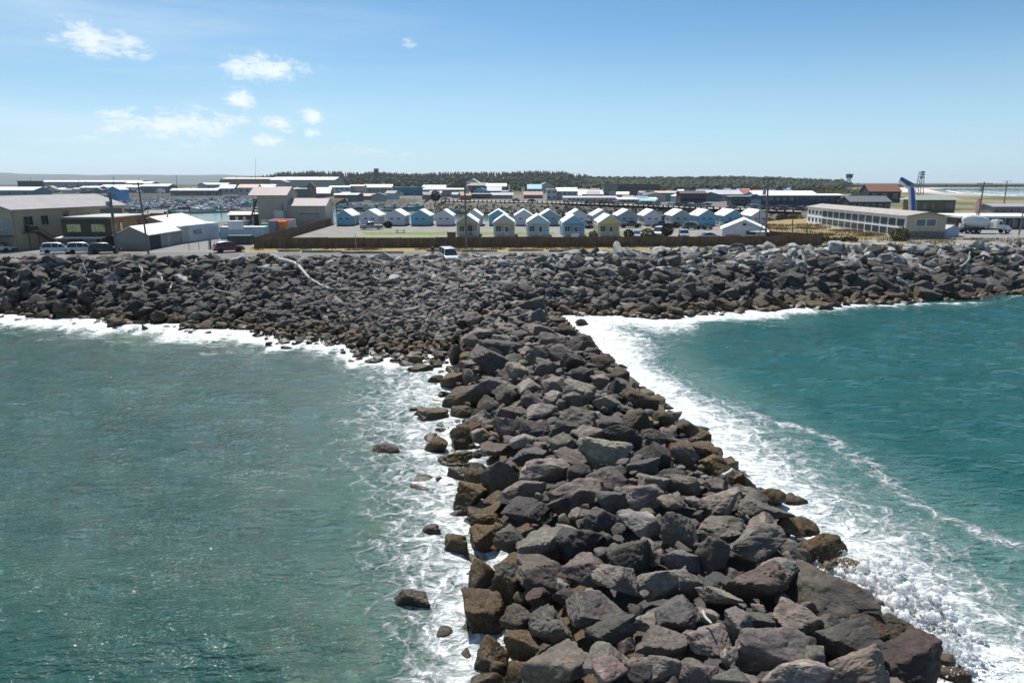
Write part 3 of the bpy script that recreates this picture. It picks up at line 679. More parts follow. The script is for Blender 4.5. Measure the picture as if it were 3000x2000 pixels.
sheet('verge', [(-46, 113.2), (30, 114.8), (52, 117.5), (57, 124.5), (-46, 120.4)], 5.655, VERGE, 'stuff')
sheet('car_park', [(-190, 112.5), (-46, 113.2), (-46, 122), (-49, 190), (-66, 190), (-70, 140), (-95, 138), (-190, 138)], 5.665, ASPH2)
sheet('cottage_park_pavement', [(-45, 121), (56, 126), (60, 206), (-49, 206)], 5.67, mat((.225, .21, .195), .93, .16, .22, .1))
sheet('lawn', [(-32, 151.5), (9, 151.5), (10, 160), (-35, 160)], 5.676, LAWN, 'stuff')
sheet('lawn', [(-41, 133.5), (-9, 134.5), (-10, 146), (-43, 145.5)], 5.676, LAWN, 'stuff')
sheet('lawn', [(12, 150), (27, 150), (26, 158), (13, 158)], 5.676, LAWN, 'stuff')
sheet('gravel_path', [(60, 127), (150, 131), (170, 146), (110, 150), (78, 141), (60, 133)], 5.68, mat((.30, .27, .23), .95, .18, .5, .2))
sheet('motel_drive', [(95, 138), (190, 138), (260, 175), (150, 190), (100, 165)], 5.69, mat((.22, .215, .21), .95, .12, .4))
sheet('harbour_street', [(x, y + 1.5) for x, y in BANK] + [(x + 6, y + 16) for x, y in BANK[::-1]], 5.72, CONC)

# ------------------------------------------------------------------ building kit
GLASS = glass_mat(); GLASS_B = glass_mat((.05, .075, .09), .1); DARK = mat((.025, .025, .027), .7, .2); WHITE = mat((.74, .74, .73), .6, .07, 1.2); METALROOF = mat((.70, .69, .68), .45, .08, .6, 0, lines='x', line_gap=.5, line_dark=.85)
def win(par, face, u, z, w, h, W_, L_, frame=None, pane=None, name='window'):
    """a window on a wall: frame as the part, pane as its sub-part. face f/b/l/r, u along the wall from its middle"""
    frame = frame or WHITE; pane = pane or GLASS; fr, pa = MB(), MB(); k = .07
    def bx(mb, u0, u1, z0, z1, d0, d1):
        if face == 'f': mb.box(u0, u1, -d1, -d0, z0, z1)
        elif face == 'b': mb.box(u0, u1, L_ + d0, L_ + d1, z0, z1)
        elif face == 'l': mb.box(-W_ / 2 - d1, -W_ / 2 - d0, L_ / 2 + u0, L_ / 2 + u1, z0, z1)
        else: mb.box(W_ / 2 + d0, W_ / 2 + d1, L_ / 2 + u0, L_ / 2 + u1, z0, z1)
    bx(fr, u - w / 2 - k, u - w / 2, z - k, z + h + k, -.03, .07); bx(fr, u + w / 2, u + w / 2 + k, z - k, z + h + k, -.03, .07)
    bx(fr, u - w / 2, u + w / 2, z - k, z, -.03, .09); bx(fr, u - w / 2, u + w / 2, z + h, z + h + k, -.03, .07)
    if w > .9: bx(fr, u - .025, u + .025, z + .002, z + h - .002, .021, .055)
    o = fr.build(name, frame, par); bx(pa, u - w / 2, u + w / 2, z, z + h, -.02, .02); pa.build('pane', pane, o); return o
def door(par, face, u, z, w, h, W_, L_, m, name='door'):
    mb = MB()
    if face == 'f': mb.box(u - w / 2, u + w / 2, -.05, .02, z, z + h)
    elif face == 'l': mb.box(-W_ / 2 - .05, -W_ / 2 + .02, L_ / 2 + u - w / 2, L_ / 2 + u + w / 2, z, z + h)
    else: mb.box(W_ / 2 - .02, W_ / 2 + .05, L_ / 2 + u - w / 2, L_ / 2 + u + w / 2, z, z + h)
    o = mb.build(name, m, par)
    if h > 1.5 and w < 3:
        hb = MB()
        if face == 'f': hb.box(u + w * .35, u + w * .35 + .08, -.10, -.05, z + h * .45, z + h * .45 + .12)
        elif face == 'l': hb.box(-W_ / 2 - .10, -W_ / 2 - .05, L_ / 2 + u + w * .35, L_ / 2 + u + w * .35 + .08, z + h * .45, z + h * .45 + .12)
        else: hb.box(W_ / 2 + .05, W_ / 2 + .10, L_ / 2 + u + w * .35, L_ / 2 + u + w * .35 + .08, z + h * .45, z + h * .45 + .12)
        hb.build('handle', DARK, o)
    return o
def shell(par, W_, L_, he, hr, ridge, wallm, roofm, over=.35, th=.14, base=-.4):
    w = W_ / 2
    if ridge == 'y': MB().prism([(-w, base), (w, base), (w, he), (0, hr), (-w, he)], 'y', 0, L_).build('wall', wallm, par)
    elif ridge == 'x': MB().prism([(0, base), (L_, base), (L_, he), (L_ / 2, hr), (0, he)], 'x', -w, w).build('wall', wallm, par)
    else: MB().box(-w, w, 0, L_, base, he).build('wall', wallm, par)
    g_ = .006
    if ridge in 'xy' and ridge != 'flat':
        hw = w if ridge == 'y' else L_ / 2; s = (hr - he) / hw; d = over * s
        ch = [(-hw - over, he - d + g_), (0, hr + g_), (hw + over, he - d + g_), (hw + over, he - d + th), (0, hr + th), (-hw - over, he - d + th)]
        if ridge == 'x': ch = [(q[0] + hw, q[1]) for q in ch]
        mb = MB(); mb.prism(ch[:2] + [ch[4], ch[5]], 'y' if ridge == 'y' else 'x', -over if ridge == 'y' else -w - over, L_ + over if ridge == 'y' else w + over)
        mb.prism(ch[1:5], 'y' if ridge == 'y' else 'x', -over if ridge == 'y' else -w - over, L_ + over if ridge == 'y' else w + over)
        mb.build('roof', roofm, par)
    else:
        mb = MB(); mb.box(-w - over, w + over, -over, L_ + over, he + g_, he + th + .1); mb.build('roof', roofm, par)
def house(name, label, cat, loc, rz, W_, L_, he, hr, ridge, wallm, roofm, over=.35, group=None):
    e = empty(name, loc, rz, label, cat, group); shell(e, W_, L_, he, hr, ridge, wallm, roofm, over); return e
def setlabel(root, label): root['label'] = label
def copy_tree(o, parent=None):
    c = o.copy(); COL.objects.link(c); c.parent = parent
    for ch in [q for q in o.children]: copy_tree(ch, c)
    return c

# ------------------------------------------------------------------ cottages
ROOFW = mat((.78, .79, .80), .5, .07, .8, lines='y', line_gap=.6, line_dark=.9)
CW = {'blue': mat((.20, .42, .56), .7, .08, 1, lines='z', line_gap=.2, line_dark=.82), 'white': mat((.58, .61, .66), .7, .06, 1, lines='z', line_gap=.2, line_dark=.84), 'slate': mat((.30, .39, .45), .7, .08, 1, lines='z', line_gap=.2, line_dark=.82),
      'beige': mat((.50, .46, .38), .7, .08, 1, lines='z', line_gap=.2, line_dark=.84), 'grey': mat((.40, .37, .32), .7, .08, 1, lines='z', line_gap=.2, line_dark=.84), 'pale': mat((.42, .56, .62), .7, .08, 1, lines='z', line_gap=.2, line_dark=.84), 'yellow': mat((.58, .52, .26), .7, .08, 1, lines='z', line_gap=.2, line_dark=.84)}
back = [(987, 1031, 'blue', 'blue cottage at the left end of the rear cottage row'), (1056, 1109, 'white', 'white cottage behind the grey pickup truck'), (1132, 1185, 'white', 'white cottage between a dark shrub and the blue cottage'), (1205, 1258, 'blue', 'bright blue cottage two left of the yellow-green bush end'),
        (1278, 1324, 'white', 'white cottage with a yellow-green bush against its front'), (1365, 1410, 'white', 'white rear cottage half hidden by the grey front cabin'), (1433, 1485, 'blue', 'blue rear cottage behind the gap between grey and beige cabins'), (1510, 1560, 'white', 'white rear cottage behind the pale blue front cabin'),
        (1584, 1636, 'slate', 'slate blue rear cottage between the two blue front cabins'), (1666, 1720, 'white', 'white rear cottage behind the bright blue front cabin'), (1738, 1791, 'white', 'white rear cottage behind the yellow front cabin'), (1811, 1866, 'slate', 'slate cottage behind the dark green pickup'),
        (1887, 1936, 'white', 'white cottage beside the dark maroon pickup'), (1970, 2021, 'slate', 'slate cottage behind the round dark tree'), (2046, 2095, 'blue', 'blue cottage with bright white side wall, left of its twin'), (2122, 2173, 'blue', 'blue cottage behind the white-roofed office'), (2201, 2247, 'white', 'white cottage at the right end of the row')]
for i, (a, b, k, lab_) in enumerate(back):
    x0, y0, _ = at(a, 664); x1, _, _ = at(b, 664)
    e = house('cottage', lab_, 'cottage', ((x0 + x1) / 2, y0, 5.66), 0, x1 - x0, 9.4, 2.75, 4.15, 'y', CW[k], ROOFW, .35, 'small holiday cottages in the rear row')
    W_ = x1 - x0
    win(e, 'f', -.9, 1.75, .75, .32, W_, 9.4, frame=CW[k]); win(e, 'f', .9, 1.75, .75, .32, W_, 9.4, frame=CW[k])
    side = 'r' if a < 1500 else 'l'
    for u in (-2.6, 1.4): win(e, side, u, 1.0, .8, 1.0, W_, 9.4)
    door(e, side, -.6, .1, .85, 2.0, W_, 9.4, WHITE)
    MB().box(-W_ / 2 - .01, W_ / 2 + .01, -.02, 9.42, -.38, .28).build('skirting', mat((.07, .07, .075), .8), e)
front = [(1338, 1400, 'grey', 'grey front cabin at the left end of the porch cabin row'), (1446, 1508, 'beige', 'beige front cabin with a white porch rail'), (1544, 1609, 'pale', 'pale blue front cabin in the middle of the porch row'), (1649, 1713, 'blue', 'bright blue front cabin behind the white notice board'), (1754, 1816, 'yellow', 'yellow front cabin at the right end of the porch row')]
for a, b, k, lab_ in front:
    x0, y0, _ = at(a, 697); x1, _, _ = at(b, 697); W_ = x1 - x0; L_ = 8.2
    e = house('porch_cabin', lab_, 'cabin', ((x0 + x1) / 2, y0 + 1.5, 5.66), 0, W_, L_, 3.0, 4.5, 'y', CW[k], ROOFW, .06, 'small front cabins with porches')
    mb = MB(); s = 1.5 / (W_ / 2); ov = .3; d = ov * s
    for sg in (-1, 1):
        mb.prism([(sg * (W_ / 2 + ov), 3.0 - d + .01), (0, 4.51), (0, 4.66), (sg * (W_ / 2 + ov), 3.0 - d + .16)], 'y', -1.75, -.07)
    mb.prism([(-W_ / 2, 2.98), (W_ / 2, 2.98), (0, 4.48)], 'y', -1.55, -1.45); mb.build('porch_roof', ROOFW, e)
    MB().prism([(-W_ / 2 + .02, 2.8), (W_ / 2 - .02, 2.8), (W_ / 2 - .02, 3.0), (0, 4.44), (-W_ / 2 + .02, 3.0)], 'y', -1.60, -1.555).build('porch_gable', CW[k], e)
    MB().box(-W_ / 2, W_ / 2, -1.6, -.002, -.1, .22).build('porch_deck', mat((.35, .33, .30), .8), e)
    for px_ in (-W_ / 2 + .06, W_ / 2 - .06): MB().box(px_ - .055, px_ + .055, -1.56, -1.45, .22, 2.8).build('post', WHITE, e)
    rl = MB(); rl.box(-W_ / 2 + .12, W_ / 2 - .12, -1.54, -1.48, 1.08, 1.16); rl.box(-W_ / 2 + .12, W_ / 2 - .12, -1.54, -1.48, .36, .42)
    n = 22
    for q in range(n): xx = -W_ / 2 + .2 + q * (W_ - .4) / (n - 1); rl.box(xx - .02, xx + .02, -1.53, -1.49, .421, 1.079)
    rl.build('railing', WHITE, e)
    win(e, 'f', -W_ * .27, .95, 1.05, 1.25, W_, L_); door(e, 'f', W_ * .12, .24, .85, 2.05, W_, L_, WHITE if k != 'grey' else DARK)
    MB().box(W_ * .12 - .3, W_ * .12 + .3, -.07, -.052, .9, 2.1).build('door_glass', GLASS, e)
    sd_ = 'r' if a < 1500 else 'l'
    win(e, sd_, -1.6, 1.2, .8, 1.0, W_, L_); win(e, sd_, 1.8, 1.2, .8, 1.0, W_, L_)

# ------------------------------------------------------------------ fence, notice board, kerb logs
BOARD = mat((.175, .118, .078), .9, .35, .8, .2, lines='x', line_gap=.3, line_dark=.55); BOARDY = mat((.150, .095, .060), .9, .35, .8, .2, lines='y', line_gap=.3, line_dark=.55)
def fence(label, pts, h, panel=6.2):
    e = empty('board_fence', (0, 0, 0), 0, label, 'fence')
    for (ax, ay), (bx, by) in zip(pts[:-1], pts[1:]):
        L = math.hypot(bx - ax, by - ay); n = max(1, round(L / panel)); dx, dy = (bx - ax) / L, (by - ay) / L
        for i in range(n):
            s0, s1 = L * i / n + .06, L * (i + 1) / n - .06; hh = h + random.uniform(-.07, .07)
            mb = MB(); c0 = (ax + dx * s0, ay + dy * s0); c1 = (ax + dx * s1, ay + dy * s1); nx, ny = -dy * .03, dx * .03
            mb.poly([(c0[0] + nx, c0[1] + ny, 5.5), (c1[0] + nx, c1[1] + ny, 5.5), (c1[0] - nx, c1[1] - ny, 5.5), (c0[0] - nx, c0[1] - ny, 5.5), (c0[0] + nx, c0[1] + ny, 5.6 + hh), (c1[0] + nx, c1[1] + ny, 5.6 + hh), (c1[0] - nx, c1[1] - ny, 5.6 + hh), (c0[0] - nx, c0[1] - ny, 5.6 + hh)],
                    [(0, 3, 2, 1), (4, 5, 6, 7), (0, 1, 5, 4), (1, 2, 6, 5), (2, 3, 7, 6), (3, 0, 4, 7)])
            mb.build('fence_panel', BOARD if abs(dx) > abs(dy) else BOARDY, e)
            q = (ax + dx * L * i / n, ay + dy * L * i / n); MB().box(q[0] - .058, q[0] + .058, q[1] - .058, q[1] + .058, 5.5, 5.72 + h).build('post', mat((.09, .07, .055), .9, .3), e)
    return e
fence('long brown board fence between the road and the cottages', [(-45.2, 120.6), (56.6, 125.6)], 1.85)
fence('rusty brown board fence running back beside the fish plant yard', [(-45.4, 121.0), (-48.6, 186)], 2.0)
fence('brown board fence corner behind the right utility pole', [(56.8, 126), (51, 136), (52, 152)], 2.0)
x, y, z = at(1686, 727); y = 120.9 + (x + 45) * .049 - .16
e = empty('notice_board', (x, y, 5.6), .05, 'tall white notice board mounted on the brown board fence', 'sign')
MB().box(-.62, .62, -.06, 0, .35, 2.35).build('board', WHITE, e)
tx = MB()
for r in range(9):
    xx = -.5
    while xx < .42:
        w = random.uniform(.08, .22); tx.box(xx, min(xx + w, .5), -.066, -.061, 2.12 - r * .2, 2.2 - r * .2); xx += w + .05
tx.build('text_lines', mat((.25, .28, .36), .6), e); MB().box(-.68, -.621, -.08, .02, -.2, 2.4).build('post', WHITE, e); MB().box(.621, .68, -.08, .02, -.2, 2.4).build('post', WHITE, e)
LOGM = mat((.36, .30, .22), .9, .3, 1.2, .4)
for i, (a, b, py) in enumerate(((815, 880, 733), (885, 1000, 735), (1000, 1182, 738), (1250, 1350, 732), (1352, 1456, 733), (1490, 1592, 731), (1608, 1690, 733), (1905, 2018, 728), (2070, 2110, 725))):
    p0, p1 = at(a, py, 5.9), at(b, py, 5.9)
    mb = MB(); n = 7; mb.tube([(p0[0] + (p1[0] - p0[0]) * k / n, p0[1] + .08 * math.sin(k * 1.7 + i), 5.86 + .02 * math.sin(k * 2.1 + i)) for k in range(n + 1)], [.24 - .012 * k + .015 * math.sin(3 * k) for k in range(n + 1)], 9)
    o = mb.build('kerb_log', LOGM, None, 40)
    tag(o, ['weathered kerb log at the left end beneath the fence', 'second weathered kerb log beneath the fence', 'longest kerb log, left of the person', 'kerb log just left of the white van', 'kerb log at the foot of the centre utility pole', 'kerb log left of the white notice board', 'kerb log under the white notice board', 'long kerb log in front of the parked cars', 'short kerb log among the pale crest rocks'][i], 'log', 'logs laid as a kerb')

# ------------------------------------------------------------------ left: motel, brown shop, sheds
BEIGE = mat((.42, .36, .26), .8, .10, .5, lines='z', line_gap=.25, line_dark=.9); SHING = mat((.34, .32, .325), .9, .12, .5, .2, lines='x', line_gap=.4, line_dark=.88)
a0 = math.atan2(-5, 25)
e = empty('motel', (-90.2, 117.4, 5.6), -math.atan2(5, 25), 'long beige two-storey building with a broad grey roof and outside stair', 'building')
shell(e, 13, 25.5, 6.85, 8.85, 'y', BEIGE, SHING, .55, .2)
for u, z_, w, h in ((-9.7, 4.2, 1.7, 1.4), (-6.4, 4.1, 1.4, 1.5), (-1.8, 4.6, 1.2, 1.6), (3.2, 4.5, 1.2, 1.2)): win(e, 'r', u, z_, w, h, 13, 25.5, frame=mat((.34, .31, .25), .7))
win(e, 'r', 9.3, 3.9, 5.6, 2.4, 13, 25.5, frame=BEIGE, pane=mat((.03, .05, .045), .4)); win(e, 'f', 3.2, 3.6, 2.2, 1.4, 13, 25.5); win(e, 'f', -1.8, 3.6, 2.2, 1.4, 13, 25.5)
MB().box(-6.6, 6.2, -.04, -.003, 2.9, 5.4).build('siding_band', mat((.30, .31, .30), .8, .1), e)
WOOD = mat((.055, .047, .042), .85, .3)
st = MB()
for k in range(12): st.box(6.56, 7.7, -9.2 + 12.75 + k * .38, -8.86 + 12.75 + k * .38, 2.95 - k * .25 - .06, 3.0 - k * .25)
st.prism([(3.5, 2.8), (8.2, -.2), (8.2, .15), (3.5, 3.15)], 'x', 7.71, 7.78); st.prism([(3.5, 3.7), (8.2, .75), (8.2, .85), (3.5, 3.8)], 'x', 7.71, 7.78)
st.box(6.56, 7.78, 1.4, 3.5, 2.9, 3.02); st.box(7.72, 7.78, 1.4, 3.5, 3.3, 3.95)
for yy in (1.45, 3.4): st.box(7.68, 7.78, yy, yy + .1, -.3, 2.89)
st.build('stair', WOOD, e); door(e, 'r', -10.2, 3.05, .95, 2.05, 13, 25.5, WOOD)
MB().prism([(-6.6, 2.5), (6.4, 2.5), (6.4, 2.62), (-6.6, 2.62)], 'y', -3.2, -.05).build('porch_roof', mat((.07, .065, .06), .8), e)
for xx in (3.2, 6.2): MB().box(xx - .1, xx + .1, -3.1, -2.9, -.3, 2.49).build('porch_post', BEIGE, e)
MB().box(1.2, 3.0, -.09, -.042, .4, 2.2).build('shop_window', glass_mat((.10, .14, .19), .1), e)
MB().tube([(6.56, .12, -.2), (6.56, .12, 6.5)], .06, 6).build('downpipe', mat((.25, .22, .18), .6), e)
# brown shop
OLIVE = mat((.060, .055, .038), .75, .2, .8, .1, lines='x', line_gap=.3, line_dark=.7); BROWN = mat((.125, .068, .036), .85, .22, .6, .15, lines='z', line_gap=.3, line_dark=.85)
e = empty('brown_shop', (-72.8, 118.2, 5.6), .02, 'brown flat-roofed two-storey shop with yellowish reflecting windows', 'building')
MB().box(-4.2, 4.2, 1.2, 13.5, -.3, 2.3).build('ground_floor_wall', mat((.07, .045, .032), .8, .2), e)
MB().box(-4.2, 4.2, 0, 13.5, 2.303, 5.4).build('wall', BROWN, e); MB().box(-4.19, 4.19, -.04, -.002, 2.31, 5.39).build('front_boarding', OLIVE, e)
MB().box(-4.35, 4.3, -.2, 13.6, 5.41, 5.56).build('roof', mat((.42, .41, .40), .8, .1), e); MB().box(-4.45, 4.45, -.25, -.201, 5.25, 5.6).build('fascia', mat((.20, .19, .17), .8), e)
YG = mat((.40, .35, .16), .12, .45, 1.1, spec=.8)  # yellow reflection painted into the pane colour
for u in (-2.1, 2.0):
    o = MB(); o.box(u - 1.25, u + 1.25, -.10, -.041, 3.0, 4.45); o = o.build('window', mat((.035, .035, .03), .6), e); MB().box(u - 1.15, u + 1.15, -.125, -.101, 3.08, 4.37).build('pane', YG, o)
for u in (-3.6, 2.4): win(e, 'r', u, 3.2, .9, 1.3, 8.4, 13.5, frame=mat((.05, .035, .03), .7))
win(e, 'r', -5.9, 3.0, .6, 1.3, 8.4, 13.5, frame=WHITE, pane=YG)
MB().prism([(-1.5, 2.05), (1.1, 2.25), (1.1, 2.35), (-1.5, 2.15)], 'x', -4.8, 3.2).build('awning', mat((.62, .60, .55), .7), e)
door(e, 'f', -.4, 0, 2.2, 2.0, 8.4, 13.5, mat((.16, .18, .18), .3)).location.y = 1.2
for xx in (-4.5, 2.9): MB().box(xx - .06, xx + .06, -1.4, -1.28, -.3, 2.04).build('awning_post', mat((.3, .28, .26), .7), e)
# tan and white sheds
SHEDG = mat((.27, .27, .25), .8, .1, .6, lines='z', line_gap=.22, line_dark=.88); ROOFC = mat((.80, .77, .70), .6, .06, .5)
e = house('storage_shed', 'low grey shed with a bright white roof beside the leaning pole', 'shed', (-64.9, 117.4, 5.6), .02, 5.7, 12.4, 2.6, 3.95, 'y', SHEDG, ROOFC, .25)
door(e, 'r', -4.0, 0, 3.9, 2.35, 5.7, 12.4, DARK, 'doorway'); door(e, 'r', 1.0, 0, 1.5, 2.0, 5.7, 12.4, mat((.30, .32, .35), .7))
e = house('storage_shed', 'tan shed with a broad cream roof behind the low grey shed', 'shed', (-68.2, 130.6, 5.6), .10, 9.2, 16, 3.1, 4.9, 'y', mat((.20, .17, .13), .85, .15), ROOFC, .25)
MB().tube([(.9, 6, 4.4), (.9, 6, 5.6)], .18, 8).build('vent_pipe', mat((.3, .3, .3), .6), e); MB().tube([(-1.8, 12, 4.2), (-1.8, 12, 5.5)], .22, 8).build('vent_pipe', DARK, e)
pA, pB = at(549, 714), at(644, 700)
L = math.hypot(pB[0] - pA[0], pB[1] - pA[1]); ra = math.atan2(pB[1] - pA[1], pB[0] - pA[0])
e = empty('shipping_container', (pA[0], pA[1], 5.6), ra, 'long white container lettered NOL beside the gate', 'container')
MB().box(-1.5, L, 0, 2.9, .1, 3.15).build('body', mat((.50, .53, .60), .6, .06, .6), e); MB().box(-1.56, L + .06, -.06, 2.96, 3.155, 3.35).build('roof', mat((.85, .85, .85), .5, .05), e)
MB().box(-1.53, .9, -.03, -.003, .12, 3.1).build('end_panel', mat((.42, .40, .36), .8, .15), e)
MB().box(-1.2, L - .3, .2, 2.7, -.15, .098).build('skid', DARK, e)
fc = bpy.data.curves.new('lettering', 'FONT'); fc.body = 'NOL'; fc.size = 1.35; fc.extrude = .02; fc.align_x = 'CENTER'; fc.space_character = 1.15
fo = bpy.data.objects.new('lettering_curve', fc); COL.objects.link(fo)
fm_ = bpy.data.meshes.new_from_object(fo.evaluated_get(bpy.context.evaluated_depsgraph_get())); bpy.data.objects.remove(fo); fm_.materials.clear()
fo = link('lettering', fm_, mat((.05, .06, .11), .6), e); fo.location = (L * .33, -.04, 1.45); fo.rotation_euler = (R(90), 0, 0)
x, y, z = at(595, 678)
e = house('net_shed', 'low brown net shed with white doors at the water edge', 'shed', (x + 1.5, y + 24, 5.4), .12, 9, 6, 2.9, 3.6, 'x', mat((.13, .085, .06), .85, .2), mat((.55, .52, .48), .7), .5)
for u in (-2.6, -.6, 1.6): door(e, 'f', u, .3, .8, 2.1, 9, 6, WHITE)
x, y, z = at(455, 645)
house('net_shed', 'small reddish shed by the harbour behind the brown shop', 'shed', (x, y, 5.2), .05, 6, 5, 2.4, 3.2, 'x', mat((.20, .14, .12), .85, .2), mat((.30, .26, .25), .8), .3)

# fish plant
TAN = mat((.36, .34, .30), .8, .08, .5, lines='x', line_gap=.4, line_dark=.92); PINK = mat((.42, .33, .32), .7, .08, .5, lines='x', line_gap=.6, line_dark=.88)
x0, y0, _ = at(742, 662); x1 = aty(843, 660, y0)[0]; xm = aty(955, 660, y0)[0]
e = empty('fish_plant', (0, y0, 5.5), 0, 'tall windowless tan fish plant with a pinkish roof and lower wing', 'building')
ht = aty(735, 572, y0)[2] - 5.5; hr_ = ht + 2.0; w = (x1 - x0) / 2
tw = empty('tower', ((x0 + x1) / 2, 0, 0), 0, None, None); tw.parent = e; tw.location = ((x0 + x1) / 2, 0, 0)
bx = MB(); cx_ = (x0 + x1) / 2
bx.prism([(0, -.3), (9, -.3), (9, ht), (4.5, hr_), (0, ht)], 'x', x0 + 1.6, x1 + .2); bx.build('tower_wall', TAN, e)
rf = MB(); rf.prism([(-.5, ht - .2), (4.5, hr_ + .02), (4.5, hr_ + .2), (-.5, ht)], 'x', x0 - .6, x1 + .5); rf.prism([(9.5, ht - .2), (4.5, hr_ + .02), (4.5, hr_ + .2), (9.5, ht)], 'x', x0 - .6, x1 + .5); rf.build('tower_roof', PINK, e)
bpy.data.objects.remove(tw)
hl = aty(900, 603, y0)[2] - 5.5; hlr = hl + 1.7
MB().prism([(.3, -.3), (8, -.3), (8, hl), (4.1, hlr), (.3, hl)], 'x', x1 + .21, xm).build('wing_wall', TAN, e)
rf = MB(); rf.prism([(-.2, hl - .2), (4.1, hlr + .02), (4.1, hlr + .18), (-.2, hl)], 'x', x1 + .22, xm + .4); rf.prism([(8.5, hl - .2), (4.1, hlr + .02), (4.1, hlr + .18), (8.5, hl)], 'x', x1 + .22, xm + .4); rf.build('wing_roof', mat((.38, .33, .33), .7, .08), e)
MB().box(x1 + 3.2, x1 + 8.4, .2, .296, -.1, 3.1).build('sliding_door', mat((.31, .30, .27), .8, .1), e); MB().box(x1 + 3.0, x1 + 8.6, .15, .298, 3.12, 3.25).build('door_rail', DARK, e)
MB().box(x0 + 6.6, x0 + 9.0, -2.2, -.01, 1.6, 4.2).build('tank', mat((.45, .46, .47), .5, .1), e)
lg = MB(); [lg.box(a, a + .15, b, b + .15, -.3, 1.59) for a in (x0 + 6.7, x0 + 8.7) for b in (-2.1, -.3)]; lg.build('tank_leg', DARK, e)
cv = MB()
for k in range(9): cv.box(x0 - .4 + k * .1, x0 + 1.4, -.4 + k * .1, 3, .4 + k * .8, .62 + k * .8)
cv.tube([(x0 - 1.5, 0, -.3), (x0 + 1.2, 1, 7)], .2, 6); cv.tube([(x0 - .2, 2, -.3), (x0 - .2, 2, 7.4)], .12, 6); cv.build('conveyor', mat((.05, .05, .05), .7, .4), e)
MB().tube([(x0 + 8.3, -.1, 3), (x0 + 8.3, -.1, ht - 2)], .12, 6).build('pipe', mat((.16, .15, .14), .6), e)
# yard clutter
def box_thing(name, label, cat, px, py, w, d, h, m, rz=0, z=5.5, group=None, lid=None):
    x, y, _ = at(px, py, z); e = empty(name, (x, y, z + .02), rz, label, cat, group)
    MB().box(-w / 2, w / 2, -d / 2, d / 2, 0, h).build('body', m, e, bevel=.03); MB().box(-w / 2 - .05, w / 2 + .05, -d / 2 - .05, d / 2 + .05, h + .003, h + .1).build('lid', lid or m, e); return e
e = box_thing('trailer', 'pale blue box trailer with a white roof behind the fence corner', 'trailer', 718, 701, 9.0, 2.6, 2.5, mat((.36, .50, .58), .6, .12, .6, lines='x', line_gap=1.1, line_dark=.8), .06, lid=mat((.86, .84, .80), .5))
for xx in (-2.5, -1.5, 2.8): MB().lathe([(.42, -1.36), (.42, -1.16)], 14, 'y', (xx, 0, .1)).build('wheel', DARK, e, 40)
box_thing('dumpster', 'dark green dumpster beside the red car', 'dumpster', 706, 718, 4.2, 2.0, 1.7, mat((.045, .075, .075), .6, .2), .05)
box_thing('dumpster', 'black flatbed bin behind the white container', 'dumpster', 632, 698, 3.4, 2, 1.2, DARK, .2)
box_thing('market_stall', 'red stall with white front in the fish plant yard', 'stall', 832, 681, 5.2, 3, 2.9, mat((.55, .50, .52), .7, .3, 2.0), .1, lid=mat((.50, .06, .07), .6))
box_thing('tarp_stack', 'stack under an orange tarp in the fish plant yard', 'tarp', 824, 668, 2.4, 2, 1.4, mat((.75, .22, .02), .7, .15), .1, z=6.9)
box_thing('tarp_stack', 'stack under a green tarp behind the board fence', 'tarp', 782, 684, 2.0, 2, 2.2, mat((.10, .42, .26), .7, .15), .2)
box_thing('water_tank', 'white cube tank on the pale blue trailer', 'tank', 692, 672, 2.4, 1.6, 1.5, WHITE, .05, z=8.15)
box_thing('storage_bin', 'tall purple-grey bin behind the board fence', 'bin', 802, 688, 1.6, 1.6, 3.0, mat((.20, .19, .26), .7, .2), .1)
cr = [mat((.42, .38, .34), .9, .2), mat((.28, .20, .18), .9, .25), mat((.50, .47, .42), .9, .2), mat((.20, .22, .20), .9, .25), mat((.36, .30, .32), .9, .25)]
proto = None
for i in range(46):
    px, py = random.uniform(655, 860), random.uniform(660, 690)
    x, y, _ = at(px, py); mb = MB(); s = random.uniform(.6, 1.0)
    for k in range(random.choice((1, 2, 2, 3))): mb.box(-s, s, -s * .7, s * .7, k * .62, k * .62 + .58)
    o = mb.build('crate_stack', random.choice(cr), None, bevel=.03); o.location = (x, y, 5.55); o.rotation_euler = (0, 0, random.uniform(-.5, .5))
    tag(o, 'stack of weathered crates in the fish plant yard', 'crates', 'weathered crate stacks in the fish plant yard')
# ------------------------------------------------------------------ right: motel, shed, raised house, shops
MW = mat((.84, .85, .89), .7, .06, .7); GRAV = mat((.36, .33, .30), .95, .18, .6, .2); MTAN = mat((.42, .385, .29), .8, .1, .6)
nr, fl = at(2649, 700), at(2363, 655)
Lm = math.hypot(fl[0] - nr[0], fl[1] - nr[1]); rzm = math.atan2(fl[1] - nr[1], fl[0] - nr[0]) - math.pi / 2
e = empty('seaside_motel', (nr[0], nr[1], 5.55), rzm, 'white two-storey motel with rows of dark balcony bays, seen along its front', 'building')
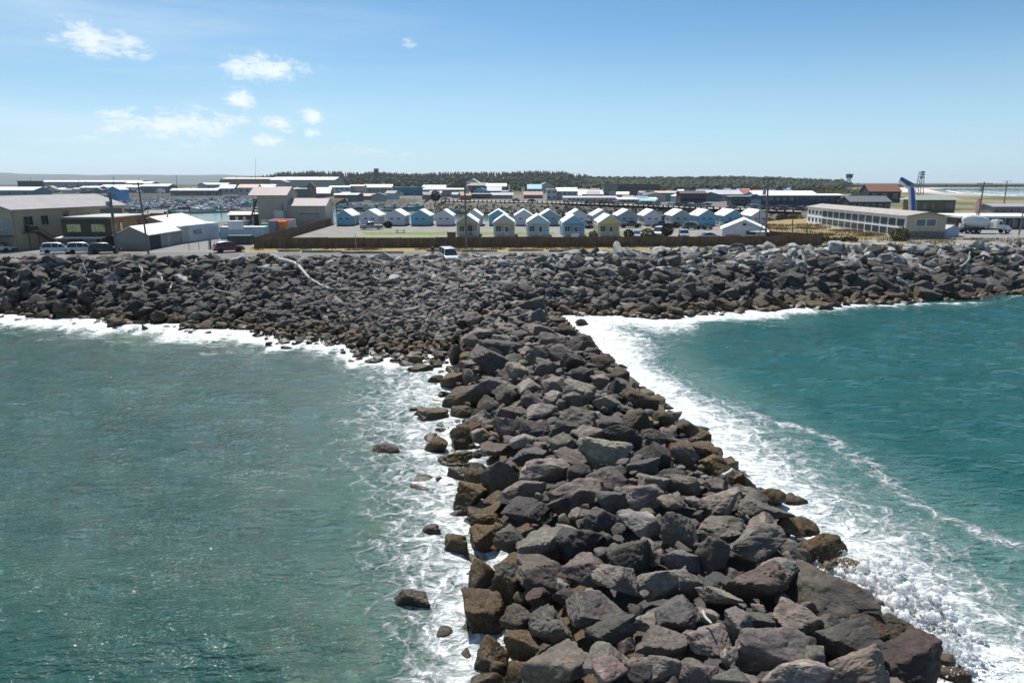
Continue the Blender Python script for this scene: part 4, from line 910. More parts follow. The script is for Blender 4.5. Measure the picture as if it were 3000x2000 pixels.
# local: x to the right (depth of the block), y along the front; front face at x=0
Wd = 8.0
MB().prism([(0, -.3), (Wd, -.3), (Wd, 4.5), (Wd / 2, 5.3), (0, 4.5)], 'y', 0, Lm).build('wall', MW, e)
mb = MB(); mb.prism([(-.5, 4.52), (Wd / 2, 5.32), (Wd / 2, 5.5), (-.5, 4.7)], 'y', -.6, Lm + .6); mb.prism([(Wd + .5, 4.52), (Wd / 2, 5.32), (Wd / 2, 5.5), (Wd + .5, 4.7)], 'y', -.6, Lm + .6); mb.build('roof', GRAV, e)
MB().box(.05, Wd - .05, -.05, -.004, 1.55, 4.5).build('end_cladding', MTAN, e); MB().box(.05, Wd - .05, -.04, -.004, -.3, 1.545).build('end_base_wall', mat((.20, .19, .17), .85, .15, .6, lines='z', line_gap=.3), e)
MB().prism([(.05, 4.51), (Wd - .05, 4.51), (Wd / 2, 5.27)], 'y', -.05, -.004).build('end_gable', MTAN, e)
for c in (Wd * .36, Wd * .62):
    f = MB(); f.box(c - 1.0, c + 1.0, -.12, -.052, 2.5, 4.05); f = f.build('window', WHITE, e); MB().box(c - .9, c + .9, -.15, -.121, 2.6, 3.95).build('pane', glass_mat((.05, .06, .07), .1), f)
MB().box(-.06, -.003, .05, Lm - .05, 2.02, 2.32).build('balcony_band', MW, e)
nb = 12; bw = (Lm * .80) / nb
for fl_ in (0, 1):
    for i in range(nb):
        y0, y1 = .35 + i * bw + .3, .35 + (i + 1) * bw - .3; z0 = .55 if fl_ == 0 else 2.45
        f = MB(); f.box(-.10, -.004, y0, y1, z0, z0 + 1.42 + .1 * fl_); f = f.build('balcony_bay', mat((.33, .35, .37), .7), e)
        MB().box(-.13, -.101, y0 + .12, y1 - .12, z0 + .1, z0 + 1.38 + .1 * fl_).build('pane', glass_mat((.018, .028, .034), .12), f)
    for i in range(4):
        y0 = .35 + nb * bw + .5 + i * (Lm * .19 / 4); f = MB(); f.box(-.1, -.004, y0, y0 + 1.2, .9 + 1.95 * fl_, 1.9 + 1.95 * fl_); f = f.build('window', mat((.4, .4, .4), .7), e); MB().box(-.12, -.101, y0 + .1, y0 + 1.1, 1.0 + 1.95 * fl_, 1.8 + 1.95 * fl_).build('pane', GLASS, f)
# blue shed
x, y, z = at(2780, 697)
e = house('garden_shed', 'small pale blue shed beside the tan motel end', 'shed', (x + .6, y, 5.5), .42, 4.4, 3.4, 1.85, 2.55, 'y', mat((.33, .40, .52), .8, .08, 1), mat((.42, .43, .46), .8, .08), .22)
MB().box(-2.22, -2.12, -.04, -.003, -.2, 1.85).build('corner_board', mat((.08, .10, .16), .7), e)
# raised house on posts with hip roof
yb = 205; L0, R0 = aty(2688, 586, yb), aty(2822, 586, yb)
e = empty('raised_house', ((L0[0] + R0[0]) / 2, yb, 5.4), 0, 'olive raised house with a wide grey hip roof behind the motel', 'house')
w = (R0[0] - L0[0]) / 2; he = L0[2] - 5.4
OL = mat((.16, .15, .10), .8, .15); MB().box(-w * .86, w * .80, 1.2, 9, he * .40, he).build('wall', OL, e); MB().box(-w * .7, w * .6, 2.5, 8.9, -.3, he * .395).build('lower_wall', mat((.045, .043, .04), .8), e)
MB().poly([(-w, 0, he + .01), (w, 0, he + .01), (w, 10, he + .01), (-w, 10, he + .01), (-w * .72, 5, he + 1.35), (w * .72, 5, he + 1.35)], [(3, 2, 1, 0), (0, 1, 5, 4), (1, 2, 5), (2, 3, 4, 5), (3, 0, 4)]).build('roof', mat((.27, .30, .29), .85, .1), e)
MB().box(-w * .9, w * .9, -.3, 1.19, he * .38, he * .40).build('deck', mat((.12, .10, .08), .8), e)
mb = MB(); mb.box(-w * .9, w * .9, -.3, -.24, he * .55, he * .57); [mb.box(-w * .9 + k * w * .1, -w * .9 + k * w * .1 + .05, -.3, -.25, he * .402, he * .549) for k in range(19)]; mb.build('railing', mat((.09, .08, .07), .8), e)
for k in range(5): MB().box(-w * .88 + k * w * .43, -w * .88 + k * w * .43 + .3, -.2, .1, -.3, he * .379).build('post', mat((.13, .12, .10), .8), e)
mb = MB(); [mb.box(w * .1 + k * .32, w * .1 + k * .32 + .36, -1.6, -.4, he * .36 - k * .28, he * .38 - k * .28) for k in range(12)]; mb.build('stair', mat((.14, .12, .10), .8), e)
for u, ww in ((-.55, 1.4), (-.2, 1.2), (.55, 2.2)): o = MB(); o.box(w * u - ww / 2, w * u + ww / 2, 1.12, 1.197, he * .6, he * .88); o = o.build('window', mat((.2, .2, .18), .7), e); MB().box(w * u - ww / 2 + .1, w * u + ww / 2 - .1, 1.09, 1.119, he * .62, he * .86).build('pane', GLASS, o)
# white flat-roofed shop row at far right
yb = 170; L0, R0 = aty(2818, 640, yb), aty(3120, 640, yb)
e = empty('flat_roofed_shop', ((L0[0] + R0[0]) / 2, yb, 5.4), 0, 'long low shop with a white flat roof behind the mixer truck', 'building')
w = (R0[0] - L0[0]) / 2; he = 3.0
MB().box(-w, w, 2, 14, -.3, he).build('wall', mat((.10, .095, .09), .8, .2), e); MB().box(-w - .3, w, -.2, 16, he + .005, he + .45).build('roof', mat((.74, .73, .70), .6, .06), e)
for k in range(12): MB().box(-w + .6 + k * w * .16, -w + .9 + k * w * .16, .1, .3, -.3, he).build('post', mat((.30, .27, .24), .8), e)
for k in range(8): o = MB(); o.box(-w + 1.4 + k * w * .23, -w + 3.6 + k * w * .23, 1.9, 1.995, .6, 2.5); o.build('window', GLASS_B, e)
# pink pole sign on the shop roof
x, y, z = aty(2860, 640, 176)
e = empty('roof_sign', (x, 176, 8.85), .15, 'faded pink sign board on the white flat roof', 'sign')
MB().box(-.75, .75, -.12, .12, .5, 3.4).build('board', mat((.52, .30, .28), .7, .15), e); MB().box(-.08, .08, -.1, .1, 0, .497).build('post', DARK, e); MB().box(-.3, .5, -.11, .11, 3.405, 4.1).build('top_panel', mat((.45, .22, .2), .7), e)

# ------------------------------------------------------------------ town across the harbour
def town(label, cat, px0, px1, y, pe, pr, ridge, wallc, roofc, depth=9, nw=0, rows=1, name='shop_building', winc=None, frame=None, lines=None):
    A, B = aty(px0, pe, y), aty(px1, pe, y); W_ = B[0] - A[0]; he = A[2] - 5.2; hr = aty(px0, pr, y)[2] - 5.2
    wm = mat(wallc, .8, .12, .25, lines=lines, line_gap=.5); rm = mat(roofc, .55, .07, .2)
    e = empty(name, ((A[0] + B[0]) / 2, y, 5.2), 0, label, cat)
    if ridge == 'x': hr = he + max(.4, (hr - he))
    shell(e, W_, depth, he, max(hr, he + .3), ridge, wm, rm, .4 if y < 500 else .6, .3, -.5)
    for r in range(rows):
        for i in range(nw):
            u = -W_ / 2 + (i + .5) * W_ / nw; hh = he / rows
            f = MB(); ww = min(W_ / nw * .6, 2.6); f.box(u - ww / 2, u + ww / 2, -.09, -.004, r * hh + hh * .35, r * hh + hh * .80)
            f = f.build('window', frame or mat((.45, .45, .44), .7), e); MB().box(u - ww / 2 + .1, u + ww / 2 - .1, -.13, -.091, r * hh + hh * .38, r * hh + hh * .77).build('pane', winc or GLASS, f)
    return e
WR = (.78, .78, .78); 
town('teal-grey waterside warehouse with a long white roof at far left', 'warehouse', -90, 96, 540, 558, 549, 'x', (.22, .31, .33), WR, 22, 4, lines='x', name='warehouse')
town('square dark block standing above the boatyard at far left', 'building', 50, 92, 800, 531, 529, 'flat', (.06, .075, .07), (.08, .09, .085), 20, name='warehouse')
town('very long pale warehouse roofline on the far left shore', 'warehouse', 112, 403, 1100, 533, 529, 'x', (.32, .33, .34), WR, 40, 9, name='warehouse')
town('low white-roofed boat shed left of the blue gable shed', 'shed', 234, 289, 780, 550, 546, 'x', (.33, .27, .25), WR, 16, 3, name='boat_shed')
town('white-roofed boat shed behind the blue gable shed', 'shed', 291, 408, 800, 549, 542, 'x', (.25, .27, .28), WR, 20, 5, name='boat_shed')
town('thin white-roofed shed under the far hills', 'shed', 368, 442, 1000, 537, 533, 'x', (.20, .23, .24), WR, 24, 3, name='boat_shed')
town('white-roofed dark shed right of the leaning poles', 'shed', 410, 491, 760, 546, 540, 'x', (.12, .16, .16), WR, 22, 3, name='boat_shed')
e = town('bright blue gabled shed rising behind the motel roof', 'shed', 312, 350, 470, 556, 547, 'y', (.16, .33, .58), (.80, .82, .84), 11, 0, name='boat_shed'); door(e, 'f', 0, 0, 3, 4, 9, 11, mat((.12, .26, .48), .7), 'door')
town('long low float shed with a white roof edge above the docks', 'shed', 500, 636, 640, 558, 553, 'x', (.10, .12, .12), WR, 10, 6, name='boat_shed')
town('lavender gabled shed in the far yard', 'shed', 579, 604, 800, 541, 536, 'y', (.42, .41, .52), (.6, .6, .64), 14, name='boat_shed')
town('grey-blue shed with a white roof beside the lavender gable', 'shed', 604, 664, 790, 541, 537, 'x', (.26, .32, .38), WR, 16, 4, name='boat_shed')
town('shed with a pale lavender roof near the docks', 'shed', 641, 685, 700, 552, 542, 'x', (.30, .35, .40), (.60, .63, .72), 14, 3, name='boat_shed')
town('grey shop with a coral red roof', 'shop', 696, 752, 640, 550, 541, 'x', (.36, .39, .42), (.55, .16, .12), 14, 3)
town('white-roofed shed between the red roof and the pinkish block', 'shed', 754, 802, 680, 550, 541, 'x', (.22, .22, .22), WR, 14, 2, name='boat_shed')
town('pinkish-grey gabled block with many small windows', 'building', 802, 838, 720, 534, 527, 'y', (.42, .34, .36), (.3, .25, .26), 14, 4, 4)
town('long brown-beige cannery warehouse beneath the conifers', 'warehouse', 650, 798, 1000, 525, 520, 'x', (.28, .23, .19), (.40, .36, .31), 40, 0, name='warehouse', lines='x')
town('big beige warehouse with a long white roof beneath the conifers', 'warehouse', 791, 980, 950, 527, 519, 'x', (.42, .40, .33), (.82, .81, .78), 50, 0, name='warehouse', lines='x')
town('squat teal-grey box building by the brown tower', 'building', 866, 900, 560, 555, 553, 'flat', (.10, .16, .18), (.2, .25, .26), 12, 3)
e = town('narrow brown tower on legs by the harbour', 'tower', 900, 920, 560, 546, 536, 'y', (.30, .17, .11), (.07, .06, .06), 6, 1, name='tower_building')
town('low shed with a steep white roof behind the fish plant', 'shed', 919, 966, 570, 566, 550, 'x', (.2, .2, .2), (.86, .86, .86), 12, 0, name='boat_shed')
town('light blue shop with dark windows above the left boats', 'shop', 964, 1024, 640, 549, 545, 'x', (.30, .48, .58), (.45, .48, .5), 12, 4, 2)
town('low reddish-roofed hut beside the fish plant', 'hut', 980, 1022, 540, 571, 564, 'x', (.20, .13, .10), (.48, .28, .2), 8, 3)
town('pinkish-white shop with an orange roof edge', 'shop', 1024, 1066, 650, 546, 542, 'x', (.50, .45, .50), (.55, .32, .2), 12, 4)
town('beige lodge with a low pale roof', 'lodge', 1066, 1147, 740, 549, 541, 'x', (.34, .30, .25), (.55, .53, .5), 14, 7)
town('long flat teal-blue hall', 'hall', 1153, 1238, 620, 550, 548, 'flat', (.015, .17, .26), (.03, .2, .3), 18, 2)
town('shop with a wide lavender-grey roof right of the teal hall', 'shop', 1238, 1304, 660, 552, 543, 'x', (.30, .29, .33), (.44, .44, .52), 16, 5)
town('long two-storey harbour block with dark porch windows', 'building', 1240, 1359, 560, 556, 552, 'x', (.26, .25, .26), (.48, .47, .46), 12, 9, 2)
town('near-black wooden hall with a dark roof', 'hall', 1370, 1427, 760, 544, 536, 'x', (.045, .035, .04), (.05, .045, .05), 20, 3)
e = town('white arched quonset roof standing over the dark hall', 'hall', 1364, 1406, 820, 536, 524, 'y', (.5, .5, .5), (.88, .88, .86), 25, 0)
town('shop row with white roofs right of the dark hall', 'shop', 1425, 1483, 720, 546, 538, 'x', (.2, .2, .22), WR, 14, 4)
town('sky-blue gabled house with verandah windows', 'house', 1389, 1428, 590, 559, 550, 'y', (.22, .42, .55), (.28, .45, .55), 10, 3, 2, name='town_house')
town('violet-blue house joined beside the sky-blue gable', 'house', 1428, 1468, 600, 559, 548, 'x', (.16, .22, .45), (.40, .43, .48), 10, 3, 2, name='town_house')
town('harbour cafe with a white fascia and deep dark porch', 'cafe', 1372, 1438, 500, 569, 565, 'flat', (.05, .05, .055), (.72, .72, .72), 12, 4)  # shade under the fascia is put into the near-black wall colour
town('grey-green weathered shop above the riprap', 'shop', 1438, 1502, 500, 572, 566, 'x', (.26, .29, .28), (.30, .31, .32), 12, 5, 2)
town('cyan-roofed house in mid town', 'house', 1546, 1586, 720, 553, 541, 'x', (.24, .40, .46), (.30, .60, .68), 12, 3, name='town_house')
town('pale green house with a bright white roof above the cyan roof', 'house', 1574, 1622, 780, 547, 535, 'y', (.36, .42, .32), (.86, .88, .88), 16, 3, name='town_house')
town('tall pale grey store with blank front', 'store', 1602, 1631, 455, 556, 553, 'flat', (.44, .47, .50), (.55, .57, .58), 14, 2, 2)
town('two-storey blue-grey inn with a flat white roof', 'inn', 1632, 1692, 460, 561, 551, 'x', (.30, .38, .43), (.78, .77, .75), 16, 4, 2)
town('grey gift shop with a broad whitish roof', 'shop', 1696, 1766, 520, 569, 558, 'x', (.34, .34, .42), (.66, .66, .66), 14, 4)
town('long lavender-white storefront row with dark windows', 'shop', 1651, 1808, 425, 580, 576, 'x', (.46, .45, .50), (.45, .42, .38), 9, 13)
town('grey-green three-storey end of the dark hotel', 'hotel', 1770, 1812, 620, 541, 538, 'flat', (.16, .20, .19), (.06, .06, .06), 18, 4, 3, name='hotel_wing')
town('big dark brown hotel with rows of balconies', 'hotel', 1812.5, 1934, 622, 541, 538, 'flat', (.055, .040, .038), (.05, .045, .045), 20, 12, 3, name='hotel_building', frame=mat((.10, .07, .065), .8))
town('low grey storefronts with a long white roof below the hotel', 'shop', 1810, 1925, 400, 585, 580, 'x', (.22, .22, .24), (.74, .74, .74), 9, 9)
town('turquoise shop with a red-edged white roof', 'shop', 1922, 1989, 430, 566, 561, 'x', (.02, .32, .30), (.60, .40, .36), 10, 4)
town('small jade green kiosk below the turquoise shop', 'kiosk', 1876, 1920, 372, 589, 583, 'x', (.10, .40, .30), (.30, .52, .46), 6, 3)
town('dark maroon boathouse by the bollards', 'boathouse', 1995, 2070, 345, 568, 561, 'x', (.040, .028, .032), (.07, .05, .055), 10, 5, 2, name='boat_shed')
town('white hall with a long lavender-grey roof', 'hall', 2049, 2175, 440, 570, 558, 'x', (.40, .41, .44), (.50, .49, .54), 16, 7)
for q, (a, b, l) in enumerate(((2176, 2202, 'left of two small coral red roofed huts'), (2210, 2238, 'right of two small coral red roofed huts'))):
    town(l, 'hut', a, b, 470, 568, 557, 'x', (.25, .18, .17), (.62, .12, .10), 8, 2)
town('dark shop with a thin pale canopy and deep shaded porch', 'shop', 2145, 2230, 350, 577, 574, 'flat', (.035, .05, .048), (.36, .42, .42), 8, 4)  # porch shade painted as a dark wall, no recess built
town('bright white roofed hall with roof vents behind the navy block', 'hall', 2212, 2397, 420, 572, 561, 'x', (.30, .30, .32), (.84, .84, .85), 20, 6)
town('long navy blue harbour block at the end of the bollards', 'building', 2230, 2470, 295, 574, 570, 'x', (.035, .065, .115), (.66, .67, .70), 12, 12, 2, frame=mat((.2, .25, .3), .7))
town('dark teal annex joined to the navy harbour block', 'building', 2470.6, 2522, 292, 580, 571, 'y', (.03, .07, .075), (.07, .10, .10), 12, 2)
town('brown-roofed navy house on the meadow behind the blue boom', 'house', 2547, 2640, 420, 561, 541, 'x', (.03, .045, .065), (.26, .13, .085), 12, 3, name='town_house')
town('low dark slate-roofed building behind the white motel', 'building', 2492, 2610, 270, 592, 577, 'x', (.045, .055, .06), (.15, .155, .16), 10, 6)
town('grey cottage with a row of windows behind the white flat roof', 'house', 2912, 3060, 250, 607, 600, 'x', (.20, .20, .22), (.30, .31, .33), 10, 7, name='town_house')
x, y, z = at(2222, 716)
# white-roofed office by the right pole
p0, p1 = at(2110, 712), at(2230, 700)
e = house('park_office', 'low white park office with a big bright white roof', 'office', (p0[0] + 5.6, p0[1] + 3.5, 5.6), -.30, 8.2, 9.5, 2.3, 4.1, 'y', mat((.55, .57, .62), .7, .07), mat((.86, .86, .85), .5, .05), .4)
MB().box(.4, 2.2, -.06, -.003, 1.3, 2.0).build('window', GLASS, e); MB().box(-.3, .25, -.08, -.003, 3.0, 3.5).build('vent', DARK, e)
MB().prism([(-1.6, 1.9), (-.05, 2.1), (-.05, 2.2), (-1.6, 2.0)], 'x', 1.0, 4.6).build('side_canopy', mat((.82, .80, .75), .6), e)
MB().box(-3.4, -.6, -.05, -.003, .1, 1.2).build('red_panel', mat((.36, .16, .16), .7), e)

# ------------------------------------------------------------------ vehicles
TYRE = mat((.018, .018, .019), .85, .1); RIM = mat((.45, .46, .48), .35, .1, metal=.8); LAMP = mat((.75, .75, .72), .15, .05, spec=.9); TAIL = mat((.42, .02, .02), .25, .05)
CARS = {}
def car(kind, color, label, px=None, py=None, rz=0.0, loc=None, group=None, lowz=5.66, cat='car'):
    """x forward. kinds: suv, sedan, pickup, van"""
    key = (kind, tuple(color))
    if loc is None: loc = at(px, py, lowz)
    if key in CARS:
        e = copy_tree(CARS[key]); e.location = loc; e.rotation_euler = (0, 0, rz); e['label'] = label; e['category'] = cat
        if group: e['group'] = group
        elif 'group' in e: del e['group']
        return e
    e = empty({'suv': 'parked_suv', 'sedan': 'parked_sedan', 'pickup': 'parked_pickup', 'van': 'parked_van'}[kind], loc, rz, label, cat, group)
    S = {'suv': dict(L=4.7, w=.93, low=[(-2.3, .75), (-2.32, 1.02), (-2.1, 1.08), (.95, 1.05), (2.0, .95), (2.3, .78), (2.34, .45)], roof=[(-2.16, 1.05), (-1.95, 1.66), (-1.4, 1.74), (.1, 1.72), (.55, 1.60), (1.15, 1.03)], wx=(-1.42, 1.42), wr=.36),
         'sedan': dict(L=4.6, w=.9, low=[(-2.3, .6), (-2.3, .92), (-1.5, .98), (.8, .92), (1.9, .82), (2.25, .65), (2.3, .4)], roof=[(-1.75, .96), (-1.0, 1.38), (-.4, 1.45), (.2, 1.42), (1.15, .9)], wx=(-1.4, 1.42), wr=.33),
         'pickup': dict(L=5.5, w=.96, low=[(-2.75, .7), (-2.75, 1.15), (-.5, 1.15), (1.2, 1.15), (2.45, 1.08), (2.72, .95), (2.75, .5)], roof=[(-.62, 1.13), (-.5, 1.78), (-.1, 1.85), (.75, 1.82), (1.35, 1.13)], wx=(-1.7, 1.75), wr=.4),
         'van': dict(L=5.0, w=.98, low=[(-2.5, .7), (-2.5, 1.25), (-2.2, 1.27), (1.6, 1.22), (2.2, 1.05), (2.5, .85), (2.5, .45)], roof=[(-2.48, 1.24), (-2.4, 1.95), (-1.9, 2.05), (.9, 2.03), (1.15, 1.95), (1.95, 1.15)], wx=(-1.6, 1.6), wr=.37)}[kind]
    w = S['w']; paint = car_paint(color)
    lowp = [(S['low'][0][0] + .1, .34)] + S['low'] + [(S['low'][-1][0] - .1, .28)]
    mb = MB(); n = len(lowp)
    rows = [(-w, .03), (-w * .985, 0), (w * .985, 0), (w, .03)]
    mid = (0, .7)
    pts = []
    for yy, ins in ((-w * .90, .06), (-w, 0), (w, 0), (w * .90, .06)):
        for x_, z_ in lowp: pts.append((x_ * (1 - ins * .35), yy, z_ + (.035 if abs(yy) < w * .95 and z_ > .7 else 0)))
    fs = []
    for r in range(3):
        for i in range(n): fs.append((r * n + i, r * n + (i + 1) % n, (r + 1) * n + (i + 1) % n, (r + 1) * n + i))
    fs += [tuple(range(n))[::-1], tuple(range(3 * n, 4 * n))]; mb.poly(pts, fs)
    body = mb.build('body', paint, e, 40)
    rp = S['roof']; ins = .16; n = len(rp)
    top = max(z_ for _, z_ in rp); bot = min(z_ for _, z_ in rp)
    g1 = MB(); pts = []
    for sg in (-1, 1):
        for x_, z_ in rp: pts.append((x_, sg * (w * .96 - ins * (z_ - bot) / (top - bot)), z_))
    g1.poly(pts, [tuple(range(n)), tuple(range(n, 2 * n))[::-1]] + [(i, (i + 1) % n, n + (i + 1) % n, n + i) for i in range(n)])
    g1.build('window_glass', glass_mat((.012, .016, .02), .06), e)
    rf = MB(); tp = [(x_, z_) for x_, z_ in rp if z_ > bot + (top - bot) * .72]
    pts = []
    for x_, z_ in tp: pts += [(x_, -(w * .96 - ins) - .015, z_ + .01), (x_, (w * .96 - ins) + .015, z_ + .01), (x_, (w * .96 - ins) - .05, z_ + .05), (x_, -(w * .96 - ins) + .05, z_ + .05)]
    fs = [(0, 1, 2, 3)[::-1], tuple(len(pts) - 4 + q for q in range(4))]
    for i in range(len(tp) - 1):
        for q in range(4): fs.append((i * 4 + q, i * 4 + (q + 1) % 4, (i + 1) * 4 + (q + 1) % 4, (i + 1) * 4 + q))
    rf.poly(pts, fs); rf.build('roof', paint, e, 40)
    pl = MB()
    for sg in (-1, 1):
        ends = [(rp[0], rp[1]), (rp[-1], rp[-2])]
        if kind in ('suv', 'van'): ends += [((-.75, bot), (-.75, top - .05))]
        if kind != 'van': ends += [((.18, bot), (.12, top - .04))]
        for (xa, za), (xb, zb) in ends:
            ya = sg * (w * .965 + .005 - ins * (za - bot) / (top - bot)); yb_ = sg * (w * .965 + .005 - ins * (zb - bot) / (top - bot)); pl.tube([(xa, ya, za), (xb, yb_, zb)], .05, 5)
    pl.build('pillar', paint, e)
    for wx in S['wx']:
        for sg in (-1, 1):
            wh = MB(); r = S['wr']; wh.lathe([(r * .92, sg * w - .12 + (-.02)), (r, sg * w - .10), (r, sg * w + .05), (r * .92, sg * w + .07)], 18, 'y', (wx, 0, r)); wo_ = wh.build('wheel', TYRE, e, 40)
            MB().lathe([(r * .62, sg * w + (.075 if sg > 0 else .06) - .02), (r * .58, sg * w + .085 * 1), (r * .1, sg * w + .075)] if sg > 0 else [(r * .62, -w - .10), (r * .58, -w - .125), (r * .1, -w - .115)], 12, 'y', (wx, 0, r)).build('rim', RIM, wo_, 40)
    fx, bxx = S['low'][-2][0], S['low'][0][0]
    for sg in (-1, 1):
        MB().box(fx - .12, fx + .045, sg * w * .72 - .2, sg * w * .72 + .2, S['low'][-2][1] - .16, S['low'][-2][1] - .02).build('headlight', LAMP, e)
        MB().box(bxx - .05, bxx + .06, sg * w * .8 - .13, sg * w * .8 + .13, S['low'][1][1] - .26, S['low'][1][1] - .02).build('taillight', TAIL, e)
        MB().box(.95, 1.12, sg * w * 1.02 - .09, sg * w * 1.02 + .09, bot, bot + .14).build('mirror', paint, e)
    MB().box(-S['L'] / 2 - .06, -S['L'] / 2 + .08, -w * .95, w * .95, .36, .56).build('bumper', DARK, e); MB().box(S['L'] / 2 - .1, S['L'] / 2 + .04, -w * .95, w * .95, .33, .5).build('bumper', DARK, e)
    MB().box(-S['L'] / 2 - .065, -S['L'] / 2 - .045 + .0, -.26, .26, .62, .74).build('number_plate', WHITE, e)
    if kind == 'pickup': MB().box(-2.6, -.75, -w * .84, w * .84, 1.16, 1.195).build('cargo_bed', DARK, e)
    CARS[key] = e; return e
car('sedan', (.62, .63, .66), 'white sedan at the left edge of the car park', 2, 736, .10)
car('suv', (.66, .68, .72), 'left of two white SUVs parked before the brown shop', 171, 742, .52)
car('suv', (.66, .68, .72), 'right of two white SUVs, beside the black SUV', 244, 741, .52)
car('suv', (.012, .013, .016), 'black SUV parked at the leaning utility pole', 309, 742, .55)
car('suv', (.20, .018, .03), 'dark red SUV parked by the fence corner', 671, 738, .62)
car('pickup', (.30, .30, .30), 'grey pickup truck before the white cottages', 1089, 672, math.pi + .12)
car('van', (.62, .63, .64), 'white van with a glass front at the crest of the rocks', 1314, 767, math.pi * 1.5 + .3)
car('sedan', (.28, .36, .48), 'blue car between shrubs behind the fence', 1868, 697, -1.9)
car('van', (.66, .67, .68), 'white minivan beside the round dark tree', 1932, 692, -2.0)
car('suv', (.26, .31, .40), 'blue-grey SUV facing the fence in the cottage park', 2003, 697, -1.75)
car('pickup', (.03, .045, .045), 'dark green pickup before the slate cottage', 1845, 667, .1)
car('pickup', (.07, .02, .028), 'dark maroon pickup before the white cottage', 1938, 668, math.pi + .05)
car('suv', (.10, .115, .105), 'dark utility vehicle with a pale roof by the twin blue cottages', 2025, 672, .2)
car('sedan', (.02, .022, .025), 'black car with a pale canopy by the twin blue cottages', 2063, 672, -1.2)
car('sedan', (.45, .48, .52), 'silver car roof showing over the fence beside the office', 2080, 702, 0)
car('pickup', (.02, .022, .026), 'black pickup between the blue and yellow front cabins', 1722, 668, -1.5)
cols = [((.62, .63, .65), 'white'), ((.03, .03, .035), 'black'), ((.25, .26, .28), 'grey'), ((.22, .03, .03), 'red'), ((.06, .10, .20), 'blue')]
for i in range(46):
    k = random.random() ** .8; j = min(int(k * 5), 4); f = k * 5 - j
    x = BANK[j][0] + (BANK[j + 1][0] - BANK[j][0]) * f; y = BANK[j][1] + (BANK[j + 1][1] - BANK[j][1]) * f
    c, cn = random.choice(cols); kd = random.choice(('suv', 'sedan', 'pickup', 'suv', 'van'))
    off = random.choice((8.5, 14.5))
    car(kd, c, f'{cn} {dict(suv="SUV", sedan="car", pickup="pickup", van="van")[kd]} parked along the harbour street', loc=(x + off * .45, y + off, 5.74), rz=random.choice((-.85, -.75, 2.3, .7)), group=f'{cn} {kd} vehicles along the harbour street')
# small far roofs that fill the town and the boatyard
rc = random.Random(4)
RO = {'white': (.80, .80, .79), 'grey': (.36, .36, .38), 'rust': (.34, .17, .12), 'dark': (.07, .07, .08), 'blue': (.14, .26, .38)}
WA = [(.30, .29, .27), (.16, .17, .18), (.42, .40, .37), (.10, .16, .20), (.24, .15, .12), (.46, .47, .50)]
for i in range(105):
    if i < 45: px, y = rc.uniform(60, 1000), rc.uniform(730, 1000)
    else: px, y = rc.uniform(980, 2350), rc.uniform(400, 760)
    if i >= 45 and abs(px - 1500) / 2000 * y < 40 and y < 440: continue
    x = (px - 1500) / 2000 * y * .97; rn = rc.choice(list(RO)); w = rc.uniform(5, 14); he = rc.uniform(2.4, 4.2)
    house('small_building', f'small far building with a {rn} roof ' + ('on the left boatyard shore' if i < 45 else 'among the town roofs'), 'building', (x, y, 5.2), rc.uniform(-.3, .3), w, rc.uniform(6, 9), he, he + rc.uniform(.8, 2.2), rc.choice('xxy'), mat(rc.choice(WA), .8, .12, .3), mat(RO[rn], .6, .1, .3), .4, group=f'small far {rn}-roofed buildings ' + ('on the left shore' if i < 45 else 'in the town'))
# concrete mixer truck
x, y, z = at(2880, 686)
e = empty('mixer_truck', (x, y, 5.72), 0, 'white concrete mixer truck parked behind the blue shed', 'truck')
TW = car_paint((.66, .67, .69))
MB().box(-5.0, 5.0, -.55, .55, .75, 1.05).build('chassis', DARK, e)
d = MB(); d.lathe([(.35, -5.2), (.9, -4.9), (1.32, -3.6), (1.36, -2.2), (1.25, -.9), (.95, .35), (.55, .7)], 24, 'x', (0, 0, 0)); d = d.build('drum', mat((.62, .64, .66), .45, .08, .6), e, 50); d.rotation_euler = (0, R(9), 0); d.location = (.1, 0, 2.35)
MB().box(.75, 1.5, -.8, .8, 1.06, 2.5).build('water_tank', TW, e, bevel=.15)
MB().prism([(2.0, 1.05), (3.55, 1.05), (3.55, 1.9), (3.35, 2.75), (3.2, 2.9), (2.0, 2.9)], 'y', -1.1, 1.1).build('cab', TW, e, bevel=.05); MB().box(2.1, 3.4, -.9, .9, 2.905, 3.05).build('cab_roof', TW, e)
MB().prism([(3.56, .8), (5.3, .8), (5.3, 1.5), (5.0, 1.72), (3.56, 1.95)], 'y', -.85, .85).build('hood', TW, e, bevel=.06)
for sg in (-1, 1): MB().prism([(2.5, 1.95), (3.4, 1.95), (3.22, 2.65), (2.5, 2.65)], 'y', sg * 1.105 - .01, sg * 1.105 + .01).build('side_window', GLASS, e)
MB().prism([(3.60, 1.95), (3.63, 1.95), (3.42, 2.7), (3.39, 2.7)], 'y', -.95, .95).build('windscreen', GLASS, e)
for sg in (-1, 1): MB().prism([(4.0, .85), (5.35, .85), (5.3, 1.25), (4.9, 1.4), (4.3, 1.4), (4.0, 1.2)], 'y', sg * .855, sg * 1.2).build('fender', TW, e); MB().box(5.28, 5.36, sg * .75 - .15, sg * .75 + .15, 1.1, 1.35).build('headlight', LAMP, e)
MB().box(5.3, 5.5, -1.1, 1.1, .55, .84).build('bumper', RIM, e); MB().box(-5.6, -4.8, -.35, .35, 1.3, 2.2).build('chute', TW, e)
